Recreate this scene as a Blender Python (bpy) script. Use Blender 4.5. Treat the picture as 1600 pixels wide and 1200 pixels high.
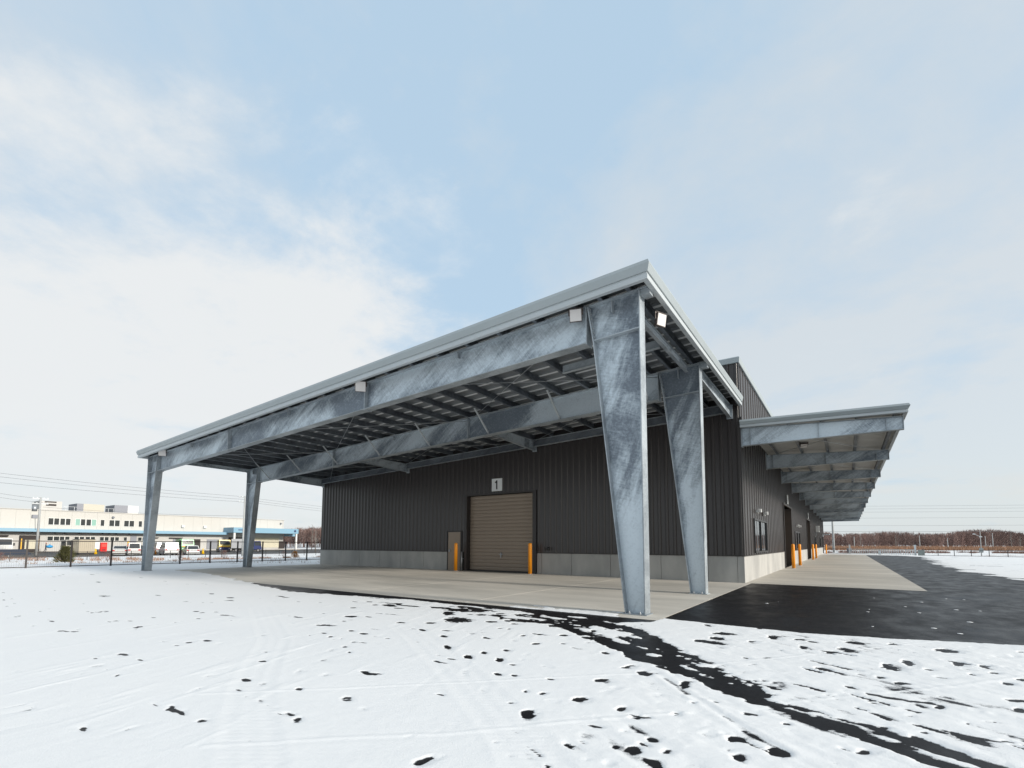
import bpy, math, random
import numpy as np
from mathutils import Vector, Matrix, noise as mnoise

random.seed(7)
RNG = np.random.default_rng(7)
R = math.radians
for o in list(bpy.data.objects):
    bpy.data.objects.remove(o)
scene = bpy.context.scene
COL = scene.collection

# ------------------------------------------------------------------ camera
CAM = Vector((3.1115, -19.3344, 1.4))
_y, _p, _r = R(34.7332), R(4.5171), R(0.1554)
fw = Vector((-math.sin(_y) * math.cos(_p), math.cos(_y) * math.cos(_p), math.sin(_p)))
rt = Vector((math.cos(_y), math.sin(_y), 0))
up = rt.cross(fw)
rt2 = rt * math.cos(_r) + up * math.sin(_r)
up2 = up * math.cos(_r) - rt * math.sin(_r)
cam_data = bpy.data.cameras.new('camera')
cam = bpy.data.objects.new('camera', cam_data)
COL.objects.link(cam)
M = Matrix((rt2, up2, -fw)).transposed().to_4x4()
M.translation = CAM
cam.matrix_world = M
cam_data.sensor_width = 36
cam_data.lens = 754.4277 / 1600 * 36
cam_data.shift_y = 189.8764 / 1600
cam_data.clip_start = 0.05
cam_data.clip_end = 4000
scene.camera = cam

# ------------------------------------------------------------------ sun, sky, exposure
SUN_EL, SUN_AZ = R(19), R(2.4)            # azimuth from +X towards +Y
sd = Vector((math.cos(SUN_EL) * math.cos(SUN_AZ), math.cos(SUN_EL) * math.sin(SUN_AZ), math.sin(SUN_EL)))
sun_data = bpy.data.lights.new('sun', 'SUN')
sun_data.energy = 4.4
sun_data.angle = R(6)
sun_data.color = (1.0, 0.935, 0.84)
sun = bpy.data.objects.new('sun', sun_data)
COL.objects.link(sun)
sun.rotation_euler = (-sd).to_track_quat('-Z', 'Y').to_euler()
sun.location = (60, 0, 60)

world = bpy.data.worlds.new('World')
scene.world = world
world.use_nodes = True
wn, wl = world.node_tree.nodes, world.node_tree.links
wn.clear()
def N(t, **kw):
    n = wn.new(t)
    for k, v in kw.items():
        setattr(n, k, v)
    return n
def wmath(op, a, b=None, c=None, clamp=False):
    n = N('ShaderNodeMath', operation=op, use_clamp=clamp)
    for i, q in enumerate((a, b, c)):
        if q is None: continue
        if isinstance(q, (int, float)): n.inputs[i].default_value = q
        else: wl.new(q, n.inputs[i])
    return n.outputs[0]
sky = N('ShaderNodeTexSky', sky_type='NISHITA', sun_disc=False, sun_elevation=SUN_EL,
        sun_rotation=R(90) - SUN_AZ, altitude=0, air_density=1.0, dust_density=1.2, ozone_density=1.6)
tc = N('ShaderNodeTexCoord')
sep = N('ShaderNodeSeparateXYZ')
wl.new(tc.outputs['Generated'], sep.inputs[0])
dx, dy, dz = sep.outputs
inv = wmath('DIVIDE', 1.0, wmath('ADD', wmath('MAXIMUM', dz, 0.0), 0.22))
comb = N('ShaderNodeCombineXYZ')
wl.new(wmath('MULTIPLY', dx, inv), comb.inputs[0])
wl.new(wmath('MULTIPLY', dy, inv), comb.inputs[1])
def wnoise(scale, detail, rough, dist, off):
    mp = N('ShaderNodeMapping')
    mp.inputs['Location'].default_value = off
    wl.new(comb.outputs[0], mp.inputs[0])
    n = N('ShaderNodeTexNoise')
    n.inputs['Scale'].default_value = scale
    n.inputs['Detail'].default_value = detail
    n.inputs['Roughness'].default_value = rough
    n.inputs['Distortion'].default_value = dist
    wl.new(mp.outputs[0], n.inputs['Vector'])
    return n.outputs['Fac']
nA = wnoise(1.15, 10, 0.58, 0.25, (3.1, 1.7, 0))      # cloud banks
nB = wnoise(3.4, 8, 0.62, 0.2, (0.4, 5.2, 2))         # tufts
nC = wnoise(0.95, 9, 0.6, 0.5, (8.0, 2.0, 5))        # thin high veil
def ramp01(v, a, b, lo=0.0, hi=1.0):
    n = N('ShaderNodeMapRange', interpolation_type='SMOOTHSTEP')
    n.inputs['From Min'].default_value = a
    n.inputs['From Max'].default_value = b
    n.inputs['To Min'].default_value = lo
    n.inputs['To Max'].default_value = hi
    wl.new(v, n.inputs['Value'])
    return n.outputs['Result']
def lobe(d, inner, outer):
    """1 towards direction d, fading between two angles"""
    n = N('ShaderNodeVectorMath', operation='DOT_PRODUCT')
    wl.new(tc.outputs['Generated'], n.inputs[0]); n.inputs[1].default_value = Vector(d).normalized()
    return ramp01(n.outputs['Value'], math.cos(R(outer)), math.cos(R(inner)))
# a bank of cumulus low in the west, a blue gap above it, thin veil elsewhere
bank = lobe((-0.86, 0.42, 0.10), 14, 44)
gap = lobe((-0.50, 0.50, 0.70), 0, 44)
wob = wmath('ADD', wmath('MULTIPLY', wmath('SUBTRACT', nA, 0.5), 2.3), wmath('MULTIPLY', wmath('SUBTRACT', nB, 0.5), 1.5))
dens = wmath('ADD', wmath('MULTIPLY', bank, 1.0), wob)
cov = ramp01(dens, 0.28, 1.0)
cov = wmath('MULTIPLY', cov, ramp01(dz, 0.02, 0.16, 0.55, 1.0))
far = wmath('MULTIPLY', ramp01(wmath('ADD', nA, wmath('MULTIPLY', nB, 0.3)), 0.64, 0.80), ramp01(dz, 0.30, 0.12))
veil = wmath('ADD', 0.70, wmath('MULTIPLY', wmath('SUBTRACT', nC, 0.5), 2.7))
veil = wmath('ADD', veil, wmath('MULTIPLY', wmath('SUBTRACT', nB, 0.5), 1.4))
veil = wmath('SUBTRACT', veil, wmath('MULTIPLY', gap, 0.56))
veil = wmath('ADD', veil, ramp01(dz, 0.55, 0.05, 0.0, 0.55), clamp=True)
def mixc(f, a, b):
    n = N('ShaderNodeMix', data_type='RGBA')
    wl.new(f, n.inputs['Factor'])
    for k, q in (('A', a), ('B', b)):
        if isinstance(q, tuple): n.inputs[k].default_value = q
        else: wl.new(q, n.inputs[k])
    return n.outputs['Result']
thin = mixc(veil, (4.75, 6.3, 7.75, 1), (6.6, 7.1, 7.4, 1))
cloud = mixc(cov, thin, (7.0, 7.2, 7.3, 1))
cloud = mixc(wmath('MULTIPLY', far, 0.6), cloud, (6.9, 7.0, 7.0, 1))
fac = wmath('ADD', 0.80, wmath('MULTIPLY', cov, 0.18), clamp=True)
smix = N('ShaderNodeMix', data_type='RGBA')
wl.new(fac, smix.inputs['Factor'])
wl.new(sky.outputs[0], smix.inputs['A'])
wl.new(cloud, smix.inputs['B'])
bg = N('ShaderNodeBackground')
bg.inputs['Strength'].default_value = 0.12
wl.new(smix.outputs['Result'], bg.inputs['Color'])
wo = N('ShaderNodeOutputWorld')
wl.new(bg.outputs[0], wo.inputs[0])

vs = scene.view_settings
scene.display_settings.display_device = 'sRGB'
vs.view_transform = 'Standard'
vs.look = 'None'
vs.exposure = 0.0
vs.gamma = 1.0
vs.use_curve_mapping = False
scene.render.engine = 'CYCLES'
scene.cycles.use_denoising = True
scene.cycles.max_bounces = 6
scene.cycles.diffuse_bounces = 4
scene.cycles.glossy_bounces = 3
scene.cycles.transmission_bounces = 3
scene.cycles.sample_clamp_indirect = 6

# ------------------------------------------------------------------ materials
def mat(name, color, rough=0.6, metal=0.0, spec=0.5, var=0.0, vscale=3.0, bump=0.0, bscale=40.0, stretch=None, detail=5):
    m = bpy.data.materials.new(name)
    m.use_nodes = True
    nt = m.node_tree
    b = nt.nodes['Principled BSDF']
    b.inputs['Base Color'].default_value = (*color, 1)
    b.inputs['Roughness'].default_value = rough
    b.inputs['Metallic'].default_value = metal
    b.inputs['Specular IOR Level'].default_value = spec
    if var or bump:
        t = nt.nodes.new('ShaderNodeTexCoord')
        mp = nt.nodes.new('ShaderNodeMapping')
        if stretch: mp.inputs['Scale'].default_value = stretch
        nt.links.new(t.outputs['Object'], mp.inputs[0])
    if var:
        n = nt.nodes.new('ShaderNodeTexNoise')
        n.inputs['Scale'].default_value = vscale
        n.inputs['Detail'].default_value = detail
        nt.links.new(mp.outputs[0], n.inputs['Vector'])
        r = nt.nodes.new('ShaderNodeMapRange')
        r.inputs['From Min'].default_value = 0.25; r.inputs['From Max'].default_value = 0.75
        r.inputs['To Min'].default_value = 1 - var; r.inputs['To Max'].default_value = 1 + var
        nt.links.new(n.outputs['Fac'], r.inputs['Value'])
        mul = nt.nodes.new('ShaderNodeVectorMath'); mul.operation = 'SCALE'
        mul.inputs[0].default_value = color
        nt.links.new(r.outputs['Result'], mul.inputs['Scale'])
        nt.links.new(mul.outputs[0], b.inputs['Base Color'])
    if bump:
        n2 = nt.nodes.new('ShaderNodeTexNoise')
        n2.inputs['Scale'].default_value = bscale
        n2.inputs['Detail'].default_value = 4
        nt.links.new(mp.outputs[0], n2.inputs['Vector'])
        bp = nt.nodes.new('ShaderNodeBump')
        bp.inputs['Strength'].default_value = bump
        bp.inputs['Distance'].default_value = 0.02
        nt.links.new(n2.outputs['Fac'], bp.inputs['Height'])
        nt.links.new(bp.outputs[0], b.inputs['Normal'])
    return m

def galv(name, dark, light, lo=0.42, hi=0.62, metal=0.35, rough=0.45, ang=38, scale=0.55, lift=0.0):
    """hot-dip galvanised steel: drifting bright swathes over dull grey, plus fine spangle and scratches"""
    m = bpy.data.materials.new(name)
    m.use_nodes = True
    nt = m.node_tree; L = nt.links
    b = nt.nodes['Principled BSDF']
    t = nt.nodes.new('ShaderNodeTexCoord')
    def turned(an, sc):
        r_ = nt.nodes.new('ShaderNodeMapping'); r_.inputs['Rotation'].default_value = (0, R(an), 0)
        s_ = nt.nodes.new('ShaderNodeMapping'); s_.inputs['Scale'].default_value = sc
        L.new(t.outputs['Object'], r_.inputs[0]); L.new(r_.outputs[0], s_.inputs[0])
        return s_
    mp = turned(ang, (0.55, 1.3, 1.5))
    def noise(vec, sc, det, ro, di):
        n = nt.nodes.new('ShaderNodeTexNoise')
        n.inputs['Scale'].default_value = sc; n.inputs['Detail'].default_value = det
        n.inputs['Roughness'].default_value = ro; n.inputs['Distortion'].default_value = di
        L.new(vec, n.inputs['Vector']); return n.outputs['Fac']
    n1 = noise(mp.outputs[0], scale, 8, 0.62, 0.9)
    mp2 = turned(ang + 9, (0.7, 3.0, 6.5))
    n2 = noise(mp2.outputs[0], 1.6, 6, 0.7, 0.4)
    mp3 = turned(ang - 82, (1.6, 4.0, 22.0))
    n3 = noise(mp3.outputs[0], 1.5, 3, 0.6, 0.1)
    def M2(op, a, bb):
        n = nt.nodes.new('ShaderNodeMath'); n.operation = op
        for i, q in enumerate((a, bb)):
            if isinstance(q, (int, float)): n.inputs[i].default_value = q
            else: L.new(q, n.inputs[i])
        return n.outputs[0]
    s = M2('ADD', n1, M2('MULTIPLY', M2('SUBTRACT', n2, 0.5), 0.25))
    s = M2('ADD', s, M2('MULTIPLY', M2('SUBTRACT', n3, 0.5), 0.14))
    if lift:     # snow bounce on the column feet, painted in as paler zinc
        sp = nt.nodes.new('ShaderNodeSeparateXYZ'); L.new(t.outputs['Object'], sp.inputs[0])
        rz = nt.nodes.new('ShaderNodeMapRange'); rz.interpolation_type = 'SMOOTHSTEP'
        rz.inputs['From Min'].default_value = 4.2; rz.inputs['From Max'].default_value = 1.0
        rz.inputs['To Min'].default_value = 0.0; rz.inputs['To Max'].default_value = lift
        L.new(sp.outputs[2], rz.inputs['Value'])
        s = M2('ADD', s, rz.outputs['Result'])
    r = nt.nodes.new('ShaderNodeMapRange'); r.interpolation_type = 'SMOOTHSTEP'
    r.inputs['From Min'].default_value = lo; r.inputs['From Max'].default_value = hi
    L.new(s, r.inputs['Value'])
    vo = nt.nodes.new('ShaderNodeTexVoronoi'); vo.inputs['Scale'].default_value = 26
    L.new(t.outputs['Object'], vo.inputs['Vector'])
    sepc = nt.nodes.new('ShaderNodeSeparateColor'); L.new(vo.outputs['Color'], sepc.inputs[0])
    f = M2('ADD', r.outputs['Result'], M2('MULTIPLY', M2('SUBTRACT', sepc.outputs[0], 0.5), 0.22))
    mx = nt.nodes.new('ShaderNodeMix'); mx.data_type = 'RGBA'
    mx.inputs['A'].default_value = (*dark, 1); mx.inputs['B'].default_value = (*light, 1)
    L.new(f, mx.inputs['Factor']); L.new(mx.outputs['Result'], b.inputs['Base Color'])
    b.inputs['Metallic'].default_value = metal
    rr = nt.nodes.new('ShaderNodeMapRange')
    rr.inputs['To Min'].default_value = rough + 0.08; rr.inputs['To Max'].default_value = rough - 0.08
    L.new(n2, rr.inputs['Value']); L.new(rr.outputs['Result'], b.inputs['Roughness'])
    bp = nt.nodes.new('ShaderNodeBump'); bp.inputs['Strength'].default_value = 0.12; bp.inputs['Distance'].default_value = 0.02
    L.new(n2, bp.inputs['Height']); L.new(bp.outputs[0], b.inputs['Normal'])
    return m

GALV = galv('galvanised_plate', (0.165, 0.195, 0.23), (0.58, 0.65, 0.70), lo=0.35, hi=0.60, ang=27, scale=0.30)
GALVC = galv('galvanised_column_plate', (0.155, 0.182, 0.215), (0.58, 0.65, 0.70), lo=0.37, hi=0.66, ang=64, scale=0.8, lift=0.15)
GALV2 = galv('galvanised_flange', (0.24, 0.27, 0.295), (0.46, 0.505, 0.535), lo=0.3, hi=0.7, rough=0.5)
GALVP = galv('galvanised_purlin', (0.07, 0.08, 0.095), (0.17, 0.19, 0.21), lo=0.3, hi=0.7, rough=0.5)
FASCIA = mat('grey_fascia_paint', (0.33, 0.37, 0.385), 0.42, 0.0, 0.5, var=0.04, vscale=2)
FASCIA2 = mat('grey_trim_paint', (0.44, 0.475, 0.49), 0.42, 0.0, 0.5, var=0.04, vscale=2)
DECK = mat('roof_deck_underside', (0.17, 0.184, 0.195), 0.6, 0.0, 0.4, var=0.12, vscale=1.5)
DECKL = mat('roof_deck_rib', (0.62, 0.64, 0.66), 0.5, 0.0, 0.4)
DECKC = mat('cream_roof_deck', (0.50, 0.50, 0.485), 0.5, 0.0, 0.4, var=0.08, vscale=1.2)
CLAD = mat('dark_brown_cladding', (0.038, 0.033, 0.032), 0.32, 0.0, 0.55, var=0.10, vscale=1.1, stretch=(1, 1, 0.12))
CLADD = mat('dark_brown_trim', (0.035, 0.031, 0.030), 0.45, 0.0, 0.45)
CORE = mat('dark_wall_core', (0.03, 0.03, 0.03), 0.9)
SHUT = mat('taupe_shutter_paint', (0.285, 0.228, 0.178), 0.45, 0.0, 0.4, var=0.05, vscale=1.5)
ORANGE = mat('orange_bollard_paint', (0.84, 0.30, 0.008), 0.38, 0, 0.5, var=0.06, vscale=5)
WHITEP = mat('white_sign_paint', (0.72, 0.74, 0.74), 0.45)
BLACKP = mat('black_sign_paint', (0.012, 0.012, 0.013), 0.5)
LAMPG = mat('floodlight_glass', (0.66, 0.635, 0.62), 0.3, 0, 0.5)
LAMPB = mat('floodlight_housing', (0.10, 0.08, 0.075), 0.5)
GLASS = mat('window_glass', (0.02, 0.024, 0.028), 0.06, 0, 0.9)
FRAME = mat('black_window_frame', (0.02, 0.02, 0.02), 0.4)
STEEL = mat('steel_pipe', (0.36, 0.38, 0.40), 0.4, 0.6)
FENCEM = mat('dark_brown_fence_paint', (0.018, 0.012, 0.011), 0.5)
GREYM = mat('grey_concrete_pole', (0.36, 0.37, 0.37), 0.8, var=0.08)
WIREM = mat('power_cable', (0.10, 0.11, 0.12), 0.6)

def concrete(name, c1, c2, vs_=0.5, stain=(0.5, 0.5), streak=None):
    m = bpy.data.materials.new(name); m.use_nodes = True
    nt = m.node_tree; L = nt.links; b = nt.nodes['Principled BSDF']
    t = nt.nodes.new('ShaderNodeTexCoord')
    mp = nt.nodes.new('ShaderNodeMapping')
    if streak: mp.inputs['Scale'].default_value = streak
    L.new(t.outputs['Object'], mp.inputs[0])
    n = nt.nodes.new('ShaderNodeTexNoise'); n.inputs['Scale'].default_value = vs_; n.inputs['Detail'].default_value = 9; n.inputs['Roughness'].default_value = 0.6
    L.new(mp.outputs[0], n.inputs['Vector'])
    n2 = nt.nodes.new('ShaderNodeTexNoise'); n2.inputs['Scale'].default_value = 60; n2.inputs['Detail'].default_value = 4
    L.new(t.outputs['Object'], n2.inputs['Vector'])
    r = nt.nodes.new('ShaderNodeMapRange'); r.inputs['From Min'].default_value = 0.36; r.inputs['From Max'].default_value = 0.64
    L.new(n.outputs['Fac'], r.inputs['Value'])
    mx = nt.nodes.new('ShaderNodeMix'); mx.data_type = 'RGBA'
    mx.inputs['A'].default_value = (*c1, 1); mx.inputs['B'].default_value = (*c2, 1)
    L.new(r.outputs['Result'], mx.inputs['Factor'])
    r2 = nt.nodes.new('ShaderNodeMapRange'); r2.inputs['To Min'].default_value = 0.86; r2.inputs['To Max'].default_value = 1.14
    L.new(n2.outputs['Fac'], r2.inputs['Value'])
    sc = nt.nodes.new('ShaderNodeVectorMath'); sc.operation = 'SCALE'
    L.new(mx.outputs['Result'], sc.inputs[0]); L.new(r2.outputs['Result'], sc.inputs['Scale'])
    L.new(sc.outputs[0], b.inputs['Base Color'])
    b.inputs['Roughness'].default_value = 0.78
    b.inputs['Specular IOR Level'].default_value = 0.3
    bp = nt.nodes.new('ShaderNodeBump'); bp.inputs['Strength'].default_value = 0.15; bp.inputs['Distance'].default_value = 0.01
    L.new(n2.outputs['Fac'], bp.inputs['Height']); L.new(bp.outputs[0], b.inputs['Normal'])
    return m
PLINTH = concrete('plinth_concrete', (0.33, 0.33, 0.32), (0.45, 0.445, 0.425), 0.9, streak=(1, 1, 0.45))
SLAB = concrete('apron_concrete', (0.40, 0.383, 0.345), (0.60, 0.565, 0.505), 0.42, streak=(0.35, 1.3, 1))
JOINT = mat('joint_filler', (0.11, 0.10, 0.09), 0.9)

# asphalt: near black, slightly glossy binder so that it mirrors sky and wall at a low angle
def asphalt():
    m = bpy.data.materials.new('asphalt'); m.use_nodes = True
    nt = m.node_tree; L = nt.links; b = nt.nodes['Principled BSDF']
    t = nt.nodes.new('ShaderNodeTexCoord')
    def noise(sc, det, ro, stretch=None):
        mp = nt.nodes.new('ShaderNodeMapping')
        if stretch: mp.inputs['Scale'].default_value = stretch
        L.new(t.outputs['Object'], mp.inputs[0])
        n = nt.nodes.new('ShaderNodeTexNoise'); n.inputs['Scale'].default_value = sc
        n.inputs['Detail'].default_value = det; n.inputs['Roughness'].default_value = ro
        L.new(mp.outputs[0], n.inputs['Vector']); return n.outputs['Fac']
    a = noise(0.55, 9, 0.68, (1, 0.4, 1)); f = noise(220, 2, 0.6); g_ = noise(1.7, 9, 0.66, (1.2, 0.7, 1)); k_ = noise(38, 3, 0.7)
    def mr(v, a0, a1, b0, b1):
        r = nt.nodes.new('ShaderNodeMapRange'); r.interpolation_type = 'SMOOTHSTEP'
        r.inputs['From Min'].default_value = a0; r.inputs['From Max'].default_value = a1
        r.inputs['To Min'].default_value = b0; r.inputs['To Max'].default_value = b1
        L.new(v, r.inputs['Value']); return r.outputs['Result']
    def mul(p, q):
        n = nt.nodes.new('ShaderNodeMath'); n.operation = 'MULTIPLY'; L.new(p, n.inputs[0]); L.new(q, n.inputs[1]); return n.outputs[0]
    mx = nt.nodes.new('ShaderNodeMix'); mx.data_type = 'RGBA'
    mx.inputs['A'].default_value = (0.005, 0.0047, 0.0055, 1); mx.inputs['B'].default_value = (0.016, 0.0153, 0.017, 1)
    L.new(f, mx.inputs['Factor'])
    dust_sheen = mul(mul(mr(a, 0.50, 0.66, 0.0, 1.0), mr(g_, 0.42, 0.64, 0.0, 1.0)), mr(k_, 0.35, 0.65, 0.15, 0.8))
    sp = nt.nodes.new('ShaderNodeSeparateXYZ'); L.new(t.outputs['Object'], sp.inputs[0])
    dust_sheen = mul(dust_sheen, mr(sp.outputs[0], 1.5, 6.5, 0.12, 1.0))  # bluish dust colour also paints in sky reflection, stronger towards the right
    m2 = nt.nodes.new('ShaderNodeMix'); m2.data_type = 'RGBA'
    L.new(dust_sheen, m2.inputs['Factor']); L.new(mx.outputs['Result'], m2.inputs['A']); m2.inputs['B'].default_value = (0.115, 0.134, 0.158, 1)
    L.new(m2.outputs['Result'], b.inputs['Base Color'])
    L.new(mr(g_, 0.3, 0.7, 0.34, 0.54), b.inputs['Roughness'])
    b.inputs['Specular IOR Level'].default_value = 0.13
    bp = nt.nodes.new('ShaderNodeBump'); bp.inputs['Strength'].default_value = 0.2; bp.inputs['Distance'].default_value = 0.004
    L.new(f, bp.inputs['Height']); L.new(bp.outputs[0], b.inputs['Normal'])
    return m
ASPH = asphalt()

def snowmat(name, grass=False, thin=False):
    m = bpy.data.materials.new(name); m.use_nodes = True
    nt = m.node_tree; L = nt.links; b = nt.nodes['Principled BSDF']
    t = nt.nodes.new('ShaderNodeTexCoord')
    def noise(sc, det, ro, vec=None):
        n = nt.nodes.new('ShaderNodeTexNoise'); n.inputs['Scale'].default_value = sc
        n.inputs['Detail'].default_value = det; n.inputs['Roughness'].default_value = ro
        L.new(vec or t.outputs['Object'], n.inputs['Vector']); return n.outputs['Fac']
    f = noise(60, 6, 0.7); g = noise(0.5, 6, 0.6)
    mx = nt.nodes.new('ShaderNodeMix'); mx.data_type = 'RGBA'
    mx.inputs['A'].default_value = (0.765, 0.775, 0.785, 1); mx.inputs['B'].default_value = (0.825, 0.825, 0.82, 1)
    L.new(g, mx.inputs['Factor'])
    out = mx.outputs['Result']
    if grass:
        mp = nt.nodes.new('ShaderNodeMapping'); mp.inputs['Scale'].default_value = (1.0, 0.35, 1)
        L.new(t.outputs['Object'], mp.inputs[0])
        h = noise(0.22, 8, 0.7, mp.outputs[0])
        r = nt.nodes.new('ShaderNodeMapRange'); r.interpolation_type = 'SMOOTHSTEP'
        r.inputs['From Min'].default_value = 0.55; r.inputs['From Max'].default_value = 0.66
        L.new(h, r.inputs['Value'])
        m3 = nt.nodes.new('ShaderNodeMix'); m3.data_type = 'RGBA'
        L.new(r.outputs['Result'], m3.inputs['Factor']); L.new(out, m3.inputs['A'])
        m3.inputs['B'].default_value = (0.20, 0.115, 0.075, 1)
        out = m3.outputs['Result']
    if thin:      # a thin wet film of snow lets the asphalt show through: slushy grey, crumbly margin
        at = nt.nodes.new('ShaderNodeAttribute'); at.attribute_name = 'snow_depth'
        k = noise(150, 3, 0.7); k2 = noise(28, 4, 0.65)
        def M2(op, a, c):
            n = nt.nodes.new('ShaderNodeMath'); n.operation = op
            for i, q in enumerate((a, c)):
                if isinstance(q, (int, float)): n.inputs[i].default_value = q
                else: L.new(q, n.inputs[i])
            return n.outputs[0]
        d = M2('ADD', at.outputs['Fac'], M2('MULTIPLY', M2('SUBTRACT', M2('ADD', k, k2), 1.0), 0.0055))
        r = nt.nodes.new('ShaderNodeMapRange'); r.interpolation_type = 'SMOOTHSTEP'
        r.inputs['From Min'].default_value = -0.0010; r.inputs['From Max'].default_value = 0.0036
        L.new(d, r.inputs['Value'])
        m4 = nt.nodes.new('ShaderNodeMix'); m4.data_type = 'RGBA'
        L.new(r.outputs['Result'], m4.inputs['Factor']); L.new(out, m4.inputs['B'])
        m4.inputs['A'].default_value = (0.10, 0.105, 0.115, 1)
        out = m4.outputs['Result']
    L.new(out, b.inputs['Base Color'])
    b.inputs['Roughness'].default_value = 0.75
    b.inputs['Specular IOR Level'].default_value = 0.25
    bp = nt.nodes.new('ShaderNodeBump'); bp.inputs['Strength'].default_value = 0.35; bp.inputs['Distance'].default_value = 0.010
    L.new(f, bp.inputs['Height']); L.new(bp.outputs[0], b.inputs['Normal'])
    return m
SNOW = snowmat('snow')
SNOWC = snowmat('thin_snow', thin=True)
FIELD = snowmat('snowy_field', True)

# ------------------------------------------------------------------ mesh helpers
OFF = {}
class MB:
    def __init__(s): s.v = []; s.f = []; s.sm = []
    def hexa(s, p):
        """p: 8 points, bottom ring 0-3 then top ring 4-7 (same order)"""
        n = len(s.v); s.v += [tuple(q) for q in p]
        for f in ((3, 2, 1, 0), (4, 5, 6, 7), (0, 1, 5, 4), (1, 2, 6, 5), (2, 3, 7, 6), (3, 0, 4, 7)):
            s.f.append(tuple(n + i for i in f)); s.sm.append(False)
        return s
    def box(s, x0, x1, y0, y1, z0, z1):
        return s.hexa([(x0, y0, z0), (x1, y0, z0), (x1, y1, z0), (x0, y1, z0), (x0, y0, z1), (x1, y0, z1), (x1, y1, z1), (x0, y1, z1)])
    def prism(s, poly, axis, a, b):
        """poly in the plane across `axis`, extruded from a to b. axis 0: (y,z), 1: (x,z), 2: (x,y)"""
        def P(q, t):
            if axis == 0: return (t, q[0], q[1])
            if axis == 1: return (q[0], t, q[1])
            return (q[0], q[1], t)
        n = len(s.v); k = len(poly)
        s.v += [P(q, a) for q in poly] + [P(q, b) for q in poly]
        s.f.append(tuple(range(n, n + k))[::-1]); s.sm.append(False)
        s.f.append(tuple(range(n + k, n + 2 * k))); s.sm.append(False)
        for i in range(k):
            j = (i + 1) % k
            s.f.append((n + i, n + j, n + k + j, n + k + i)); s.sm.append(False)
        return s
    def tube(s, p, q, r0, r1=None, n=8, caps=True):
        p, q = Vector(p), Vector(q); r1 = r0 if r1 is None else r1
        d = (q - p).normalized()
        a = d.orthogonal().normalized(); b = d.cross(a)
        k = len(s.v)
        for c, r in ((p, r0), (q, r1)):
            for i in range(n):
                t = 2 * math.pi * i / n
                s.v.append(tuple(c + a * (r * math.cos(t)) + b * (r * math.sin(t))))
        for i in range(n):
            j = (i + 1) % n
            s.f.append((k + i, k + j, k + n + j, k + n + i)); s.sm.append(True)
        if caps:
            s.f.append(tuple(range(k, k + n))[::-1]); s.sm.append(False)
            s.f.append(tuple(range(k + n, k + 2 * n))); s.sm.append(False)
        return s
    def bar(s, p, q, w, h, upv=(0, 0, 1)):
        p, q = Vector(p), Vector(q); d = (q - p).normalized()
        a = d.cross(Vector(upv)).normalized() * (w / 2); b = a.cross(d).normalized() * (h / 2)
        return s.hexa([p - a - b, p + a - b, q + a - b, q - a - b, p - a + b, p + a + b, q + a + b, q - a + b])
    def lathe(s, base, prof, n=16):
        k = len(s.v); bx, by, bz = base
        for r, z in prof:
            for i in range(n):
                t = 2 * math.pi * i / n
                s.v.append((bx + r * math.cos(t), by + r * math.sin(t), bz + z))
        for a in range(len(prof) - 1):
            for i in range(n):
                j = (i + 1) % n
                s.f.append((k + a * n + i, k + a * n + j, k + (a + 1) * n + j, k + (a + 1) * n + i)); s.sm.append(True)
        s.f.append(tuple(k + (len(prof) - 1) * n + i for i in range(n))); s.sm.append(True)
        s.f.append(tuple(k + i for i in range(n))[::-1]); s.sm.append(False)
        return s
    def quad(s, a, b, c, d):
        n = len(s.v); s.v += [tuple(a), tuple(b), tuple(c), tuple(d)]
        s.f.append((n, n + 1, n + 2, n + 3)); s.sm.append(False); return s
    def mesh(s, name, m, off=(0, 0, 0)):
        me = bpy.data.meshes.new(name)
        ox, oy, oz = off
        me.from_pydata([(x - ox, y - oy, z - oz) for x, y, z in s.v], [], s.f)
        me.polygons.foreach_set('use_smooth', s.sm)
        me.materials.append(m)
        me.update()
        return me
    def build(s, name, m, parent=None, local=False, loc=None, fix=True):
        off = (0, 0, 0)
        if parent is not None and not local: off = OFF.get(parent.name, (0, 0, 0))
        if parent is None and loc is not None: off = loc
        me = s.mesh(name, m, off)
        if fix:
            import bmesh
            bm = bmesh.new(); bm.from_mesh(me); bmesh.ops.recalc_face_normals(bm, faces=bm.faces); bm.to_mesh(me); bm.free()
        o = bpy.data.objects.new(name, me); COL.objects.link(o)
        if parent is not None:
            o.parent = parent
            if not local: OFF[o.name] = off
        elif loc is not None:
            o.location = loc; OFF[o.name] = tuple(loc)
        return o

def tag(o, label=None, cat=None, group=None, kind=None):
    if label: o['label'] = label
    if cat: o['category'] = cat
    if group: o['group'] = group
    if kind: o['kind'] = kind
    return o
def thing(name, label, cat, loc=(0, 0, 0), rotz=0.0, group=None):
    o = bpy.data.objects.new(name, None); COL.objects.link(o)
    o.empty_display_size = 0.3
    o.location = loc; o.rotation_euler = (0, 0, rotz)
    OFF[o.name] = tuple(loc)
    return tag(o, label, cat, group)
def inst(name, me, parent, loc, rot=None, scale=None):
    o = bpy.data.objects.new(name, me); COL.objects.link(o)
    o.parent = parent; o.location = loc
    if rot: o.rotation_euler = rot
    if scale: o.scale = scale
    return o
def copy_tree(o, parent=None):
    c = o.copy(); COL.objects.link(c)
    if parent is not None: c.parent = parent
    for ch in list(o.children): copy_tree(ch, c)
    return c

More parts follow.
